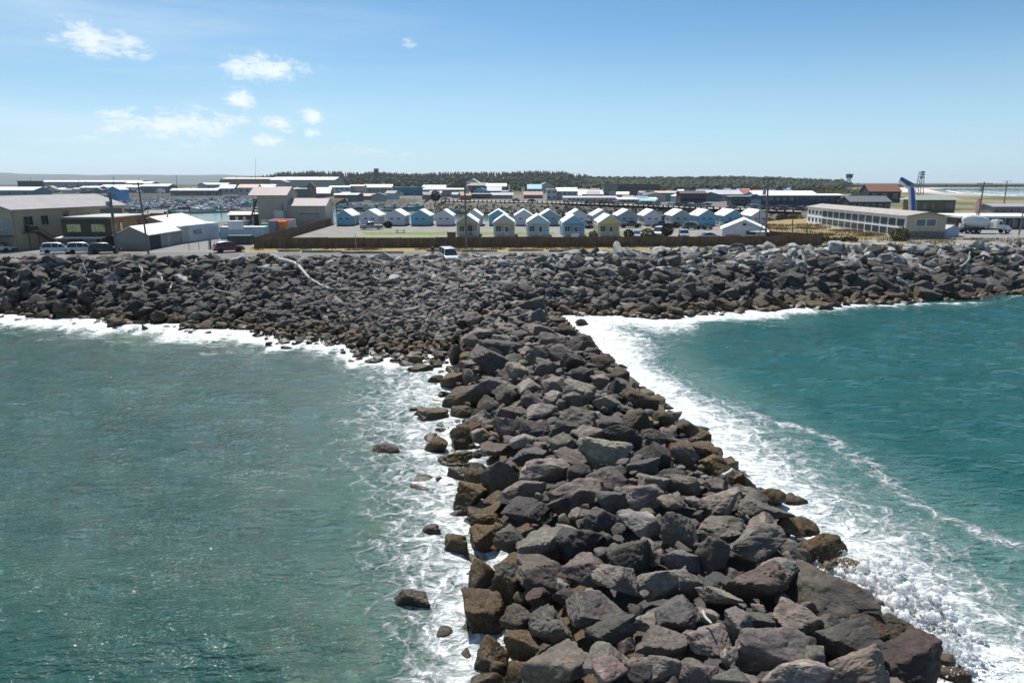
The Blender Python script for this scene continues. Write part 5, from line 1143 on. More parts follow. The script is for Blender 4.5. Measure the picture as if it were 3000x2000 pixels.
for wx in (4.65, -1.8, -3.1, -4.3):
    for sg in (-1, 1): wo_ = MB().lathe([(.48, sg * 1.0 - .18), (.52, sg * 1.0 - .15), (.52, sg * 1.0 + .15), (.48, sg * 1.0 + .18)], 18, 'y', (wx, 0, .52)).build('wheel', TYRE, e, 40); MB().lathe([(.28, sg * 1.0 + sg * .181), (.2, sg * 1.0 + sg * .22)], 12, 'y', (wx, 0, .52)).build('rim', RIM, wo_)
# concrete pump boom
yb = 178; p_ = [aty(2676, 640, yb), aty(2671, 545, yb), aty(2640, 523, yb)]
e = empty('concrete_pump', (p_[0][0], yb, 5.6), 0, 'blue and white concrete pump boom rising behind the white motel', 'crane')
bx = p_[0][0]; BL = mat((.045, .085, .42), .5, .12)
def seg(name, a, b, r0, r1, m):
    a, b = Vector(a), Vector(b); d = (b - a).normalized(); n = Vector((0, 1, 0)); s = d.cross(n).normalized()
    pts = [a + s * r0 + n * .3, a - s * r0 + n * .3, a - s * r0 - n * .3, a + s * r0 - n * .3, b + s * r1 + n * .24, b - s * r1 + n * .24, b - s * r1 - n * .24, b + s * r1 - n * .24]
    return MB().poly(pts, [(0, 3, 2, 1), (4, 5, 6, 7), (0, 1, 5, 4), (1, 2, 6, 5), (2, 3, 7, 6), (3, 0, 4, 7)]).build(name, m, e)
rel = lambda p: (p[0] - bx, 0, p[2] - 5.6)
P0, P1_, P2_ = (0.2, 0, 2.0), rel(p_[1]), rel(p_[2])
seg('lower_boom', P0, P1_, .55, .40, BL); q = lambda p, dx, dy: (p[0] + dx, p[1] + dy, p[2])
seg('folded_boom', q(P0, -.95, 0), q(P1_, -.62, 0), .24, .22, mat((.62, .64, .68), .5, .1)); seg('pipe', q(P0, .8, 0), q(P1_, .5, 0), .09, .09, mat((.5, .55, .65), .4)).scale = (1, .5, 1)
seg('upper_boom', q(P1_, .35, 0), q(P2_, -.15, 0), .55, .42, mat((.05, .10, .28), .5, .25)); seg('tip_boom', (P1_[0] - .95, 0, P1_[2] - .55), (P2_[0] - .7, 0, P2_[2] - .5), .16, .14, WHITE)
MB().lathe([(.55, -.36), (.55, .36)], 14, 'y', P1_).build('hinge', mat((.25, .27, .32), .5), e); MB().box(-1.3, 1.3, -1.2, 1.2, -.05, 1.99).build('turret', mat((.06, .08, .25), .6), e)
MB().box(-4, 6, 1.25, 3.6, .5, 1.6).build('truck_bed', mat((.5, .5, .52), .6), e)
for xx in (-3, 1, 4.6): MB().lathe([(.5, 1.2), (.5, 1.55)], 14, 'y', (xx, 0, .45)).build('wheel', TYRE, e, 40)

# ------------------------------------------------------------------ poles, posts, towers
PW = mat((.19, .165, .145), .9, .25, 1.2, .3)
def pole(label, base, top, r0, r1, arms=(), gear=None, name='utility_pole', m=PW):
    e = empty(name, base, 0, label, 'pole'); t_ = Vector(top) - Vector(base)
    MB().tube([(0, 0, -.5), tuple(t_ * .5), tuple(t_)], [r0, (r0 + r1) / 2, r1], 10).build('pole', m, e, 50)
    for z_, w in arms:
        c = t_ * z_; MB().box(c.x - w / 2, c.x + w / 2, c.y - r1 - .16, c.y - r1 - .02, c.z - .07, c.z + .07).build('crossarm', m, e)
        for k in range(5): xx = c.x - w / 2 + .12 + k * (w - .24) / 4; MB().lathe([(.05, c.z + .071), (.07, c.z + .14), (.03, c.z + .24)], 8, 'z', (xx, c.y - r1 - .09, 0)).build('insulator', mat((.3, .28, .26), .4), e)
    if gear:
        for z_, dx in gear: c = t_ * z_; MB().lathe([(.24, c.z - .5), (.30, c.z - .42), (.30, c.z + .35), (.2, c.z + .5)], 14, 'z', (c.x + dx, c.y - .05, 0)).build('transformer', mat((.34, .37, .40), .5, .1), e, 40)
    return e
b_ = at(344, 745); pole('stout dark pole leaning beside the black SUV, with a transformer', b_, aty(321, 562, b_[1] - .3), .26, .19, ((.93, 1.6),), ((.80, -.5),))
b_ = at(436, 747); pole('slim grey leaning pole by the low white-roofed shed', b_, aty(404, 534, b_[1] - .3), .16, .11, ((.97, 1.6),))
b_ = at(1367, 734); pole('pale utility pole in front of the grey front cabin', b_, aty(1361, 523, b_[1]), .19, .13, ((.985, 2.2), (.93, 1.8)), ((.84, .42),))
b_ = at(2242, 722); e = pole('tall utility pole at the right fence, with a transformer and braces', b_, aty(2251, 522, b_[1] + .2), .21, .14, ((.98, 2.4),), ((.80, -.62),))
for px, py in ((2222, 690), (2218, 628)): pass
q0 = Vector(aty(2222, 690, b_[1] + 6)) - Vector(b_); MB().tube([tuple(q0), (.2, 0, 7.0)], .09, 7).build('brace', PW, e)
MB().tube([(-3.6, 2, 4.1), (-.15, 0, 3.0)], .07, 7).build('strut', PW, e)
b_ = at(2223, 690); pole('short grey pole standing just behind the tall braced pole', b_, aty(2226, 606, b_[1]), .13, .1)
b_ = at(2857, 686); pole('dark utility pole in front of the mixer truck', b_, aty(2884, 533, b_[1] + .3), .19, .13, ((.965, 3.4),), ((.86, -.5),))
b_ = at(2941, 601); pole('far thin pole with one crossarm on the right shore', b_, aty(2951, 530, b_[1]), .30, .2, ((.98, 4.6),))
b_ = at(2984, 691); pole('dark pole at the right edge beside the white flat roof', b_, aty(3001, 604, b_[1]), .16, .12)
b_ = at(424, 662); pole('short pale pole behind the cream-roofed shed', b_, aty(442, 578, b_[1]), .14, .1)
b_ = at(679, 654); pole('dark dock pile pole left of the fish plant', b_, aty(679, 606, b_[1] + 0), .22, .18, name='dock_pole')
b_ = at(2322, 682); pole('brown fence-end post on the dry grass', b_, aty(2322, 640, b_[1]), .13, .11, name='post')
b_ = at(2363, 687); pole('green lamp post at the left end of the motel', b_, aty(2365, 652, b_[1]), .10, .08, name='lamp_post', m=mat((.06, .12, .11), .6))
b_ = at(1808, 738); pole('thin leaning post at the roadside in front of the fence', b_, aty(1809, 706, b_[1]), .06, .05, name='post')
b_ = at(1045, 741); pole('thin pale signpost at the roadside left of the person', b_, aty(1040, 684, b_[1]), .06, .05, name='post', m=mat((.38, .36, .33), .8))
for px, y, pt in ((749, 900, 462), (692, 700, 515), (2016, 620, 515), (1760, 640, 518), (1705, 640, 528), (2169, 460, 530), (2513, 430, 537), (90, 900, 520), (332, 560, 518), (517, 620, 512), (405, 900, 520), (230, 700, 528), (250, 640, 530)):
    b_ = aty(px, 560, y); b_ = (b_[0], y, 5.2)
    pole({749: 'very tall thin radio mast left of the conifers'}.get(px, 'thin distant pole standing among the town roofs'), b_, aty(px, pt, y), .24, .12, () if px == 749 else ((.97, 2.4),), name='radio_mast' if px == 749 else 'distant_pole', m=mat((.14, .135, .13), .8))['group'] = 'radio mast' if px == 749 else 'thin distant poles in the town'
def lattice(label, px, y, pt, w, tank):
    z1 = aty(px, pt, y)[2]; x = aty(px, pt, y)[0]; hgt = z1 - 5
    e = empty('lattice_tower', (x, y, 5), 0, label, 'tower'); mb = MB()
    c = [(-1, -1), (1, -1), (1, 1), (-1, 1)]; hh = hgt * (.72 if tank else 1)
    for a, b in c: mb.tube([(a * w, b * w, 0), (a * w * .55, b * w * .55, hh)], .28, 4)
    for k in range(6):
        f0, f1 = 1 - .45 * k / 6, 1 - .45 * (k + 1) / 6
        for i in range(4): a, b = c[i], c[(i + 1) % 4]; mb.tube([(a[0] * w * f0, a[1] * w * f0, hh * k / 6), (b[0] * w * f1, b[1] * w * f1, hh * (k + 1) / 6)], .16, 4)
    mb.build('frame', mat((.16, .17, .18), .7), e)
    if tank: MB().box(-w, w, -w, w, hh + .02, hh + hgt * .14).build('cabin', mat((.10, .11, .12), .7), e); MB().box(-w * 1.2, w * 1.2, -w * 1.2, w * 1.2, hh + hgt * .14 + .01, hh + hgt * .17).build('roof', mat((.2, .2, .2), .7), e); MB().tube([(0, 0, hh + hgt * .17), (0, 0, hgt)], .1, 4).build('mast', DARK, e)
    else:
        for z_ in (.72, .84, .95): MB().box(-w * .7, w * .7, -w * .75, -w * .6, hh * z_, hh * (z_ + .07)).build('antenna', mat((.2, .2, .22), .6), e)
lattice('lattice lookout tower with a cabin on top above the gorse', 2490, 640, 502, 2.1, True)
lattice('open lattice antenna tower right of the blue boom', 2701, 640, 503, 2.6, False)
x, y, z = aty(1102, 494, 1250)
e = empty('water_tower', (x, y, 14), 0, 'dark square water tower above the forest skyline', 'tower'); MB().box(-3.6, 3.6, -3.6, 3.6, 0, z - 15).build('body', mat((.07, .085, .095), .8, .1), e); MB().box(-4, 4, -4, 4, z - 14.99, z - 14).build('rim', mat((.05, .06, .07), .8), e)
# bollards along the harbour street
BOL = mat((.05, .042, .04), .85, .2); pr = None
for j in range(5):
    (ax, ay), (bx2, by) = BANK[j], BANK[j + 1]; L = math.hypot(bx2 - ax, by - ay); n = int(L / 3.1)
    for i in range(n):
        k = i / n
        if pr is None: mb = MB(); mb.box(-.32, .32, -.25, .25, -.3, 1.15); pr = mb.build('bollard', BOL, None, bevel=.05); o = pr
        else: o = pr.copy(); COL.objects.link(o)
        o.location = (ax + (bx2 - ax) * k, ay + (by - ay) * k, 5.55); tag(o, 'squat dark timber bollard along the harbour street edge', 'bollard', 'bollards along the harbour street')
# ------------------------------------------------------------------ harbour: docks, piles, boats
DOCK = mat((.10, .09, .085), .9, .25)
def dock(label, a, b, w=2.2):
    A, B = at(*a, 0.5), at(*b, 0.5); L = math.hypot(B[0] - A[0], B[1] - A[1]); rz = math.atan2(B[1] - A[1], B[0] - A[0])
    e = empty('floating_dock', (A[0], A[1], 0), rz, label, 'dock'); MB().box(0, L, -w / 2, w / 2, -.3, .55).build('deck', DOCK, e)
    for k in range(max(2, int(L / 14))): MB().lathe([(.22, -2), (.22, 3.6 + .5 * (k % 3))], 8, 'z', (k * L / max(1, int(L / 14) - 1 + 1), w / 2 + .3, 0)).build('pile', mat((.07, .06, .055), .9, .2), e)
dock('nearest floating dock left of the fish plant', (380, 622), (565, 620)); dock('floating dock with tall piles left of the fish plant', (560, 622), (735, 616)); dock('second row floating dock in the marina', (370, 604), (735, 602)); dock('third row floating dock in the marina', (380, 594), (735, 592)); dock('far floating dock below the boatyard', (300, 584), (740, 584))
dock('floating dock behind the left cottages', (985, 616), (1330, 613)); dock('floating dock behind the middle cottages', (1290, 622), (1560, 620))
BOATS = {}
def boat(kind, color, label, loc, rz, s=1.0, group=None):
    key = (kind, color)
    if key in BOATS:
        e = copy_tree(BOATS[key]); e.location = loc; e.rotation_euler = (0, 0, rz); e.scale = (s, s, s); e['label'] = label
        if group: e['group'] = group
        elif 'group' in e: del e['group']
        return e
    e = empty('fishing_boat' if kind != 'cruiser' else 'cabin_cruiser', loc, rz, label, 'boat', group); e.scale = (s, s, s)
    hullm = mat(color, .4, .08, .6); L = 6.0; st = []
    for x_, w_, zk, zt in ((-L, 1.5, -.4, 1.1), (-L * .4, 1.9, -.5, 1.05), (L * .2, 1.85, -.5, 1.25), (L * .65, 1.2, -.4, 1.6), (L * .98, .08, .3, 2.0)):
        st.append([(x_, -w_, zt), (x_, -w_ * .8, 0.0), (x_, 0, zk), (x_, w_ * .8, 0.0), (x_, w_, zt)])
    pts = [p for r in st for p in r]; fs = [(i * 5 + j, i * 5 + j + 1, (i + 1) * 5 + j + 1, (i + 1) * 5 + j) for i in range(4) for j in range(4)] + [(i * 5 + 4, i * 5, (i + 1) * 5, (i + 1) * 5 + 4) for i in range(4)] + [(0, 4, 3, 2, 1), (20, 21, 22, 23, 24)]
    MB().poly(pts, fs).build('hull', hullm, e, 40)
    cab = {'trawler': (1.0, 3.2, 2.9), 'cruiser': (-2.2, 2.6, 2.6), 'skiff': (-.2, 1.4, 2.2)}[kind]
    MB().prism([(cab[0], 1.1), (cab[1], 1.3), (cab[1] - .4, cab[2]), (cab[0] + .1, cab[2])], 'y', -1.25, 1.25).build('cabin', WHITE if kind != 'trawler' else mat((.66, .66, .64), .6, .1), e); MB().box(cab[0] - .2, cab[1] - .2, -1.35, 1.35, cab[2] + .005, cab[2] + .12).build('cabin_roof', WHITE, e)
    MB().box(cab[0] + .3, cab[1] - .5, -1.27, 1.27, cab[2] - .85, cab[2] - .3).build('cabin_window', GLASS, e)
    if kind != 'skiff':
        MB().tube([(cab[0] - .4, 0, 1.1), (cab[0] - .4, 0, 8.5 if kind == 'trawler' else 5.2)], .07, 6).build('mast', mat((.45, .44, .42), .6), e)
    if kind == 'trawler':
        for sg in (-1, 1): MB().tube([(cab[0] - .4, sg * .2, 1.6), (cab[0] - .8, sg * 1.9, 8.2)], .05, 5).build('outrigger', mat((.4, .4, .4), .6), e)
    if kind == 'cruiser': MB().box(-2.0, .8, -1.1, 1.1, cab[2] + .125, cab[2] + .8).build('flybridge', WHITE, e)
    MB().box(-L, -2.6, -1.4, 1.4, 1.08, 1.2).build('deck', mat((.35, .33, .30), .8), e)
    BOATS[key] = e; return e
BW = (.68, .69, .70); BB = (.22, .36, .50); BD = (.05, .07, .10); BR = (.30, .06, .05)
def bt(kind, c, label, px, py, rz, s=1.0, group=None): x, y, _ = at(px, py, 0); return boat(kind, c, label, (x, y, 0), rz, s, group)
bt('trawler', BB, 'large pale blue fishing boat moored left of the riprap', 1213, 611, .1, 1.15); bt('trawler', BW, 'white trawler with a high bow left of the pale blue boat', 1148, 609, .15, 1.05); bt('cruiser', BW, 'grey-white boat moored behind the second white cottage', 1072, 611, 3.0, 1.0); bt('trawler', BD, 'dark-hulled boat behind the left blue cottage', 1030, 610, .2, .9)
bt('cruiser', BW, 'white cabin cruiser behind the beige front cabin', 1428, 621, .15, .85); bt('cruiser', BB, 'small cruiser behind the bright blue cottage', 1322, 620, .2, .7); bt('skiff', BD, 'dark skiff right of the white cabin cruiser', 1490, 620, 3.1, .8)
bt('trawler', BW, 'white boat behind the white rear cottages right of centre', 1720, 634, .5, .7); bt('skiff', BW, 'small skiff left of the first dock', 512, 600, .4, .9); bt('cruiser', (.10, .16, .55), 'bright blue covered boat beside the far dock', 672, 592, 1.4, 1.0); bt('cruiser', BW, 'white boat right of the bright blue covered boat', 712, 594, .3, .9)
for i in range(240):
    px, py = random.uniform(95, 735), random.choice((random.uniform(560, 577), random.uniform(577, 603)))
    if random.random() < .35: px, py = random.uniform(380, 735), random.uniform(588, 618)
    kd, (c, cn) = random.choice(('trawler', 'trawler', 'cruiser', 'skiff')), random.choice(((BW, 'white'), (BW, 'white'), (BB, 'blue'), (BD, 'dark'), (BR, 'red')))
    y_ = at(px, py, 0)[1]
    if y_ > 700: py = 572 + random.uniform(0, 8)
    bt(kd, c, f'{cn} {dict(trawler="fishing boat", cruiser="cabin boat", skiff="skiff")[kd]} in the crowded far marina', px, py, random.uniform(-.5, .5) + random.choice((0, math.pi, 1.5)), random.uniform(.6, 1.15), f'{cn} {kd} boats crowding the far marina')
for i in range(70):
    px, y = random.uniform(60, 760), random.uniform(725, 900); kd, (c, cn) = random.choice(('trawler', 'cruiser')), random.choice(((BW, 'white'), (BW, 'white'), (BD, 'dark'), (BB, 'blue'), (BR, 'red')))
    boat(kd, c, f'{cn} {dict(trawler="fishing boat", cruiser="cabin boat")[kd]} stored on land in the far boatyard', ((px - 1500) / 2000 * y * .97, y, 5.9), random.uniform(0, 6.28), random.uniform(.7, 1.15), f'{cn} {kd} boats stored in the far boatyard')
for i in range(26):
    px = random.uniform(990, 1290); py = random.uniform(596, 612); kd, (c, cn) = random.choice(('trawler', 'cruiser')), random.choice(((BW, 'white'), (BW, 'white'), (BD, 'dark'), (BB, 'blue')))
    bt(kd, c, f'{cn} {dict(trawler="fishing boat", cruiser="cabin boat")[kd]} moored behind the rear cottages', px, py, random.uniform(-.4, .4), random.uniform(.6, .85), f'{cn} {kd} boats behind the cottages')

# ------------------------------------------------------------------ plants
def leafmat(name):
    m = bpy.data.materials.new(name); t = NT(nt(m)); c = t.n('ShaderNodeAttribute', attribute_name='tint').outputs['Color']; pos = t.n('ShaderNodeNewGeometry').outputs['Position']
    col = t.mix(t.ramp(t.noise(pos, .9, 4, .7), .35, .65), t.mix(1, c, (.55, .6, .55, 1), 'MULTIPLY'), c)
    p = t.n('ShaderNodeBsdfPrincipled', i_Roughness=.8); t.put(p.inputs['Base Color'], col); p.inputs['Specular IOR Level'].default_value = .2
    o = t.n('ShaderNodeOutputMaterial'); t.put(o.inputs[0], p.outputs[0]); return m
LEAF = leafmat('foliage')
def leaf_cloud(n, rx, ry, rz_, size, c, seed, flat=0.0):
    q = np.random.default_rng(seed); d = q.normal(size=(n, 3)); d /= np.linalg.norm(d, axis=1)[:, None]; r = q.uniform(.45, 1, n) ** .6
    lump = .75 + .5 * fbm(d * 2.2 + seed % 31, 2, seed % 500)
    p = d * (r * lump)[:, None] * np.array([rx, ry, rz_]); p[:, 2] = np.maximum(p[:, 2], -rz_ * .8)
    u = q.normal(size=(n, 3)); u /= np.linalg.norm(u, axis=1)[:, None]; w = np.cross(u, q.normal(size=(n, 3))); w /= np.linalg.norm(w, axis=1)[:, None] + 1e-9
    s = size * q.uniform(.6, 1.4, n)[:, None]
    v = np.stack([p - u * s, p + w * s * .6, p + u * s, p - w * s * .6], 1).reshape(-1, 3); f = np.arange(4 * n).reshape(n, 4)
    tn = np.array(c) * q.uniform(.55, 1.35, (n, 1)) * (1 + .12 * q.normal(size=(n, 3)))
    return v, f, np.repeat(np.clip(tn, .005, 1), 4, 0)
def bush(name, label, cat, loc, r, c, n=500, seed=1, size=.16, trunk=0.0, grp=None):
    e = empty(name, loc, 0, label, cat, grp)
    v, f, tn = leaf_cloud(n, r[0], r[1], r[2], size, c, seed); v[:, 2] += r[2] * .8 + trunk
    link('crown' if trunk else 'foliage', np_mesh('crown', v, f, attrs={'tint': ('FLOAT_COLOR', np.concatenate([tn, np.ones((len(tn), 1))], 1))}), LEAF, e)
    mb = MB(); mb.tube([(0, 0, -.2), (.05, 0, trunk * .6 + .2), (0, .05, trunk + r[2] * .9)], [.12 * r[0], .09 * r[0], .02], 7)
    for k in range(4): a = k * 1.6; mb.tube([(0, 0, trunk * .7 + .15), (math.cos(a) * r[0] * .5, math.sin(a) * r[1] * .5, trunk + r[2] * .9)], [.05 * r[0], .015], 5)
    mb.build('trunk' if trunk else 'stem', mat((.07, .05, .035), .9), e); return e
GR = lambda px, py: at(px, py, 5.66)
bush('shrub', 'yellow-green round bush against a white cottage', 'shrub', GR(1303, 659), (1.25, 1.1, 1.1), (.16, .24, .03), 700, 3)
bush('shrub', 'dark green shrub between two white cottages', 'shrub', GR(1137, 668), (1.1, .9, 1.0), (.025, .045, .022), 600, 4)
bush('ornamental_tree', 'round dark brownish tree behind the fence beside the minivan', 'tree', GR(1954, 699), (1.3, 1.3, 1.35), (.035, .026, .022), 1100, 5, .14, .7)
bush('shrub', 'dark clipped shrub right of the yellow cabin', 'shrub', GR(1842, 699), (1.1, .8, 1.1), (.045, .055, .025), 700, 6)
bush('shrub', 'pale yellow-green ornamental grass clump behind the fence', 'shrub', GR(1896, 699), (1.5, 1.0, 1.2), (.21, .21, .09), 900, 7)
bush('shrub', 'low bluish shrub below the pale grass clump', 'shrub', GR(1915, 701), (1.2, .8, .6), (.03, .07, .07), 500, 8)
bush('shrub', 'small yellow-green shrub before the slate cottage', 'shrub', GR(1981, 668), (1.1, .9, .8), (.10, .13, .03), 500, 9)
bush('shrub', 'dark green shrub before the second blue cottage', 'shrub', GR(2135, 668), (1.2, .9, 1.0), (.035, .06, .035), 500, 10)
bush('shrub', 'climbing white-flowered bush at the side of the yellow cabin', 'shrub', GR(1738, 698), (1.0, .9, .9), (.26, .28, .16), 700, 11)
bush('shrub', 'dry sage green bush at the corner of the tan motel end', 'shrub', GR(2634, 706), (2.0, 1.6, 1.5), (.15, .13, .06), 1300, 12)
bush('leafless_tree', 'grey bare round tree behind the centre pole', 'tree', (aty(1345, 540, 640)[0], 640, 5.2), (6.0, 5, 5), (.13, .12, .10), 1200, 14, .5, 5.0)
bush('dark_tree', 'dark conifer-like tree by the pale blue boat', 'tree', (aty(1276, 590, 410)[0], 410, 5.2), (3.0, 2.5, 3.4), (.03, .035, .03), 700, 15, .4, 1.2)
for i, (px, py) in enumerate(((2410, 709), (2432, 712), (2448, 707), (2468, 708), (2480, 706), (2500, 708), (2420, 704))): bush('dune_shrub', 'low sage green dune shrub beside the fence end', 'shrub', GR(px, py), (.9, .7, .45), (.09, .10, .05), 260, 40 + i, grp='low dune shrubs by the fence end')
def grass_tufts(name, pts, h, c, n, seed):
    q = np.random.default_rng(seed); V, Fq, T = [], [], []
    for (x, y, r) in pts:
        a = q.uniform(0, 6.28, n); rr = r * np.sqrt(q.uniform(0, 1, n)); bx_, by_ = x + np.cos(a) * rr, y + np.sin(a) * rr * .6
        for X_, Y_ in zip(bx_, by_):
            t_ = q.uniform(0, 6.28); hh = h * q.uniform(.5, 1.3); dx, dy = math.cos(t_) * .05, math.sin(t_) * .05; lx, ly = q.uniform(-.25, .25, 2) * hh
            k = len(V); V += [(X_ - dx, Y_ - dy, 5.6), (X_ + dx, Y_ + dy, 5.6), (X_ + lx + dx * .3, Y_ + ly, 5.66 + hh), (X_ + lx - dx * .3, Y_ + ly, 5.66 + hh)]; Fq.append((k, k + 1, k + 2, k + 3)); T += [tuple(np.array(c) * q.uniform(.6, 1.3)) + (1,)] * 4
    tag(link(name, np_mesh(name, V, Fq, attrs={'tint': ('FLOAT_COLOR', T)}), LEAF), kind='stuff')
pts = [(random.uniform(-46, 55), 0, 1.2) for _ in range(80)]; pts = [(x, 115.8 + (x + 46) * .045 + random.uniform(0, 4.2), r) for x, _, r in pts]
grass_tufts('dry_grass', pts, .30, (.30, .22, .09), 60, 3)
pts = [(random.uniform(62, 84), random.uniform(128, 190), 2.2) for _ in range(110)] + [at(px, 739)[:2] + (1.5,) for px in range(362, 425, 8)] + [(random.uniform(84, 140), random.uniform(129, 140), 2) for _ in range(70)]
grass_tufts('dry_dune_grass', pts, .42, (.30, .20, .075), 60, 4)
# far wood: conifers and shore pines on a low rise, one mass
tops = [(400, 530), (640, 530), (760, 521), (800, 516), (830, 508), (870, 511), (905, 507), (960, 509), (1000, 509), (1040, 512), (1100, 509), (1160, 512), (1240, 514), (1330, 510), (1400, 511), (1500, 510), (1560, 507), (1640, 508), (1700, 516), (1760, 520), (1900, 521), (2000, 521), (2170, 519), (2230, 520), (2300, 523), (2400, 527), (2500, 529), (2600, 532), (2700, 536), (2820, 538), (2950, 539), (3050, 541), (3300, 545)]
TPX = np.array([a for a, _ in tops], float); TPY = np.array([b for _, b in tops], float)
q = np.random.default_rng(77); V, Fq, T, nv = [], [], [], 0
def rise(x, y):
    px = 1500 + 2000 * x / (y * .97); zt = H + (533.5 - np.interp(px, TPX, TPY)) / 2000 * 1500
    return 5 + np.clip((y - 880) / 600, 0, 1) * np.maximum(zt - 5 - 9, 0)
cone = []
for k in range(6): a = k * math.pi / 3; cone.append((math.cos(a), math.sin(a)))
for i in range(9000):
    y = 860 + 700 * q.uniform() ** .75; px = q.uniform(640, 3050); x = (px - 1500) / 2000 * y * .97
    if px < 1000 and y < 1080: continue
    far_r = px > 2480
    if far_r: y = q.uniform(1790, 2050); x = (px - 1500) / 2000 * y * .97
    zt = 5.0 if far_r else float(rise(np.array(x), np.array(y)))
    hh = q.uniform(4.5, 8.5) if y < 1420 else q.uniform(7.5, 12.5)
    if zt < 6 and px > 2500: hh *= .5
    con = px < 1720 and q.uniform() < .8
    if con and y > 1400: hh *= 1.25
    c = np.array((.022, .040, .022)) if con else np.array((.040, .062, .024))
    c = c * q.uniform(.45, .95)
    r = hh * (.20 if con else .42)
    if con:
        tiers = ((.1, 1.0), (.45, .72), (.70, .42)); pts = []; fs = []
        for (z0, rr) in tiers:
            b0 = len(pts); j = q.uniform(.75, 1.25, 6); pts += [(cx * r * rr * jj, cy * r * rr * jj, hh * z0 + q.uniform(-.04, .04) * hh) for (cx, cy), jj in zip(cone, j)] + [(0, 0, hh * min(z0 + .42, 1.0))]
            fs += [(b0 + k, b0 + (k + 1) % 6, b0 + 6) for k in range(6)]
    else:
        v0, f0 = ico(2); v0 = v0 * (1 + .5 * (q.uniform(size=(len(v0), 1)) - .5)); pts = v0 * np.array([r, r, hh * .5]) + np.array([0, 0, hh * .45]); fs = f0.tolist(); pts = pts.tolist()
    pts = np.array(pts) + np.array([x, y, zt - .5]); V.append(pts); Fq.append(np.array(fs) + nv); nv += len(pts); T.append(np.tile(np.append(c, 1), (len(pts), 1)))
tag(link('forest', np_mesh('forest', np.concatenate(V), np.concatenate(Fq), attrs={'tint': ('FLOAT_COLOR', np.concatenate(T))}), LEAF), kind='stuff')
xs = axis([(-1400, 2200, 40)]); ys = axis([(840, 1700, 40)]); Xf, Yf, Ff = grid(xs, ys)
zf = np.where((Yf < 1600) & (Xf < .47 * Yf), rise(Xf, Yf) - .3, -3.0)
tag(link('wooded_rise', np_mesh('wooded_rise', np.stack([Xf, Yf, zf], 1), Ff, smooth=0), mat((.035, .048, .024), .95, .3, .02)), kind='structure')
def scrub(name, pts, c, n=26, size=.55, seed=1):
    V, Fq, T, nv = [], [], [], 0
    for i, (x, y, z, r, h, cc) in enumerate(pts):
        v, f, tn = leaf_cloud(n, r, r, h, size, cc, seed + i); v += np.array([x, y, z + h * .6]); V.append(v); Fq.append(f + nv); nv += len(v); T.append(np.concatenate([tn, np.ones((len(tn), 1))], 1))
    tag(link(name, np_mesh(name, np.concatenate(V), np.concatenate(Fq), attrs={'tint': ('FLOAT_COLOR', np.concatenate(T))}), LEAF), kind='stuff')
P = []
for i in range(420):
    px = random.uniform(2000, 2560); y = random.uniform(560, 840); x = (px - 1500) / 2000 * y * .97
    yel = px > 2270 and random.random() < .55
    P.append((x, y, 5.2, random.uniform(2.2, 4.5), random.uniform(1.6, 3.4), (.36, .25, .03) if yel else random.choice(((.07, .10, .03), (.10, .125, .035), (.05, .08, .03)))))
for i in range(150):
    px = random.uniform(1500, 2300); y = random.uniform(800, 900); x = (px - 1500) / 2000 * y * .97; P.append((x, y, 5.2, random.uniform(3, 5), random.uniform(2, 4.5), random.choice(((.06, .09, .03), (.09, .11, .035)))))
scrub('gorse_scrub', P, None, 30, .75, 300)
P = [(random.uniform(-.2, 1) * 120 + 60 if 0 else (px - 1500) / 2000 * y * .97, y, 3.2, random.uniform(.8, 1.6), random.uniform(.5, 1.0), random.choice(((.13, .12, .05), (.24, .17, .06), (.06, .075, .03)))) for px, y in ((random.uniform(1300, 2350), 0) for _ in range(0))]
for i in range(170):
    j = random.randrange(5); k = random.random(); x = BANK[j][0] + (BANK[j + 1][0] - BANK[j][0]) * k; y = BANK[j][1] + (BANK[j + 1][1] - BANK[j][1]) * k; d = random.uniform(1.2, 6)
    P.append((x - d * .3, y - d, 5.0 - d * .62, random.uniform(.7, 1.5), random.uniform(.35, .8), random.choice(((.15, .13, .06), (.26, .17, .06), (.05, .06, .03)))))
scrub('bank_scrub', P, None, 40, .28, 900)
# harbour bank riprap
mk = Mass()
for j in range(5):
    (ax, ay), (bx2, by) = BANK[j], BANK[j + 1]; L = math.hypot(bx2 - ax, by - ay)
    for i in range(int(L * 3.0)):
        k = g.uniform(); d = g.uniform(3, 13.5); s = g.uniform(.7, 1.7)
        mk.add(ax + (bx2 - ax) * k + .1 * d, ay + (by - ay) * k - d, 5.3 - (d - 1) * .46, s * 1.2, s, s * .7, (g.uniform(-.4, .4), g.uniform(-.4, .4), g.uniform(0, 6)), np.array((.15, .135, .12)) * g.uniform(.6, 1.3), 0, 3)
mk.build('harbour_bank_riprap')
# surf along the far right beach
V, Fq = [], []
line2 = [(588, 806), (640, 945), (692, 1090), (860, 1400)]
for j, off in enumerate((4, 26, 60)):
    for k in range(60):
        u = k / 60 * 2.999; i = int(u); f = u - i
        x = line2[i][0] + (line2[i + 1][0] - line2[i][0]) * f + off; y = line2[i][1] + (line2[i + 1][1] - line2[i][1]) * f - off * .3
        w = (9 if j == 0 else 4) * (.4 + .9 * q.uniform()) * (1 if q.uniform() < (1 if j == 0 else .6) else .05)
        V += [(x, y, .22 + .1 * j), (x + w, y - w * .3, .3 + .1 * j)]
        if k: n_ = len(V); Fq.append((n_ - 4, n_ - 3, n_ - 1, n_ - 2))
tag(link('surf', np_mesh('surf', V, Fq), mat((.80, .82, .83), .9, .05, .2)), kind='stuff')
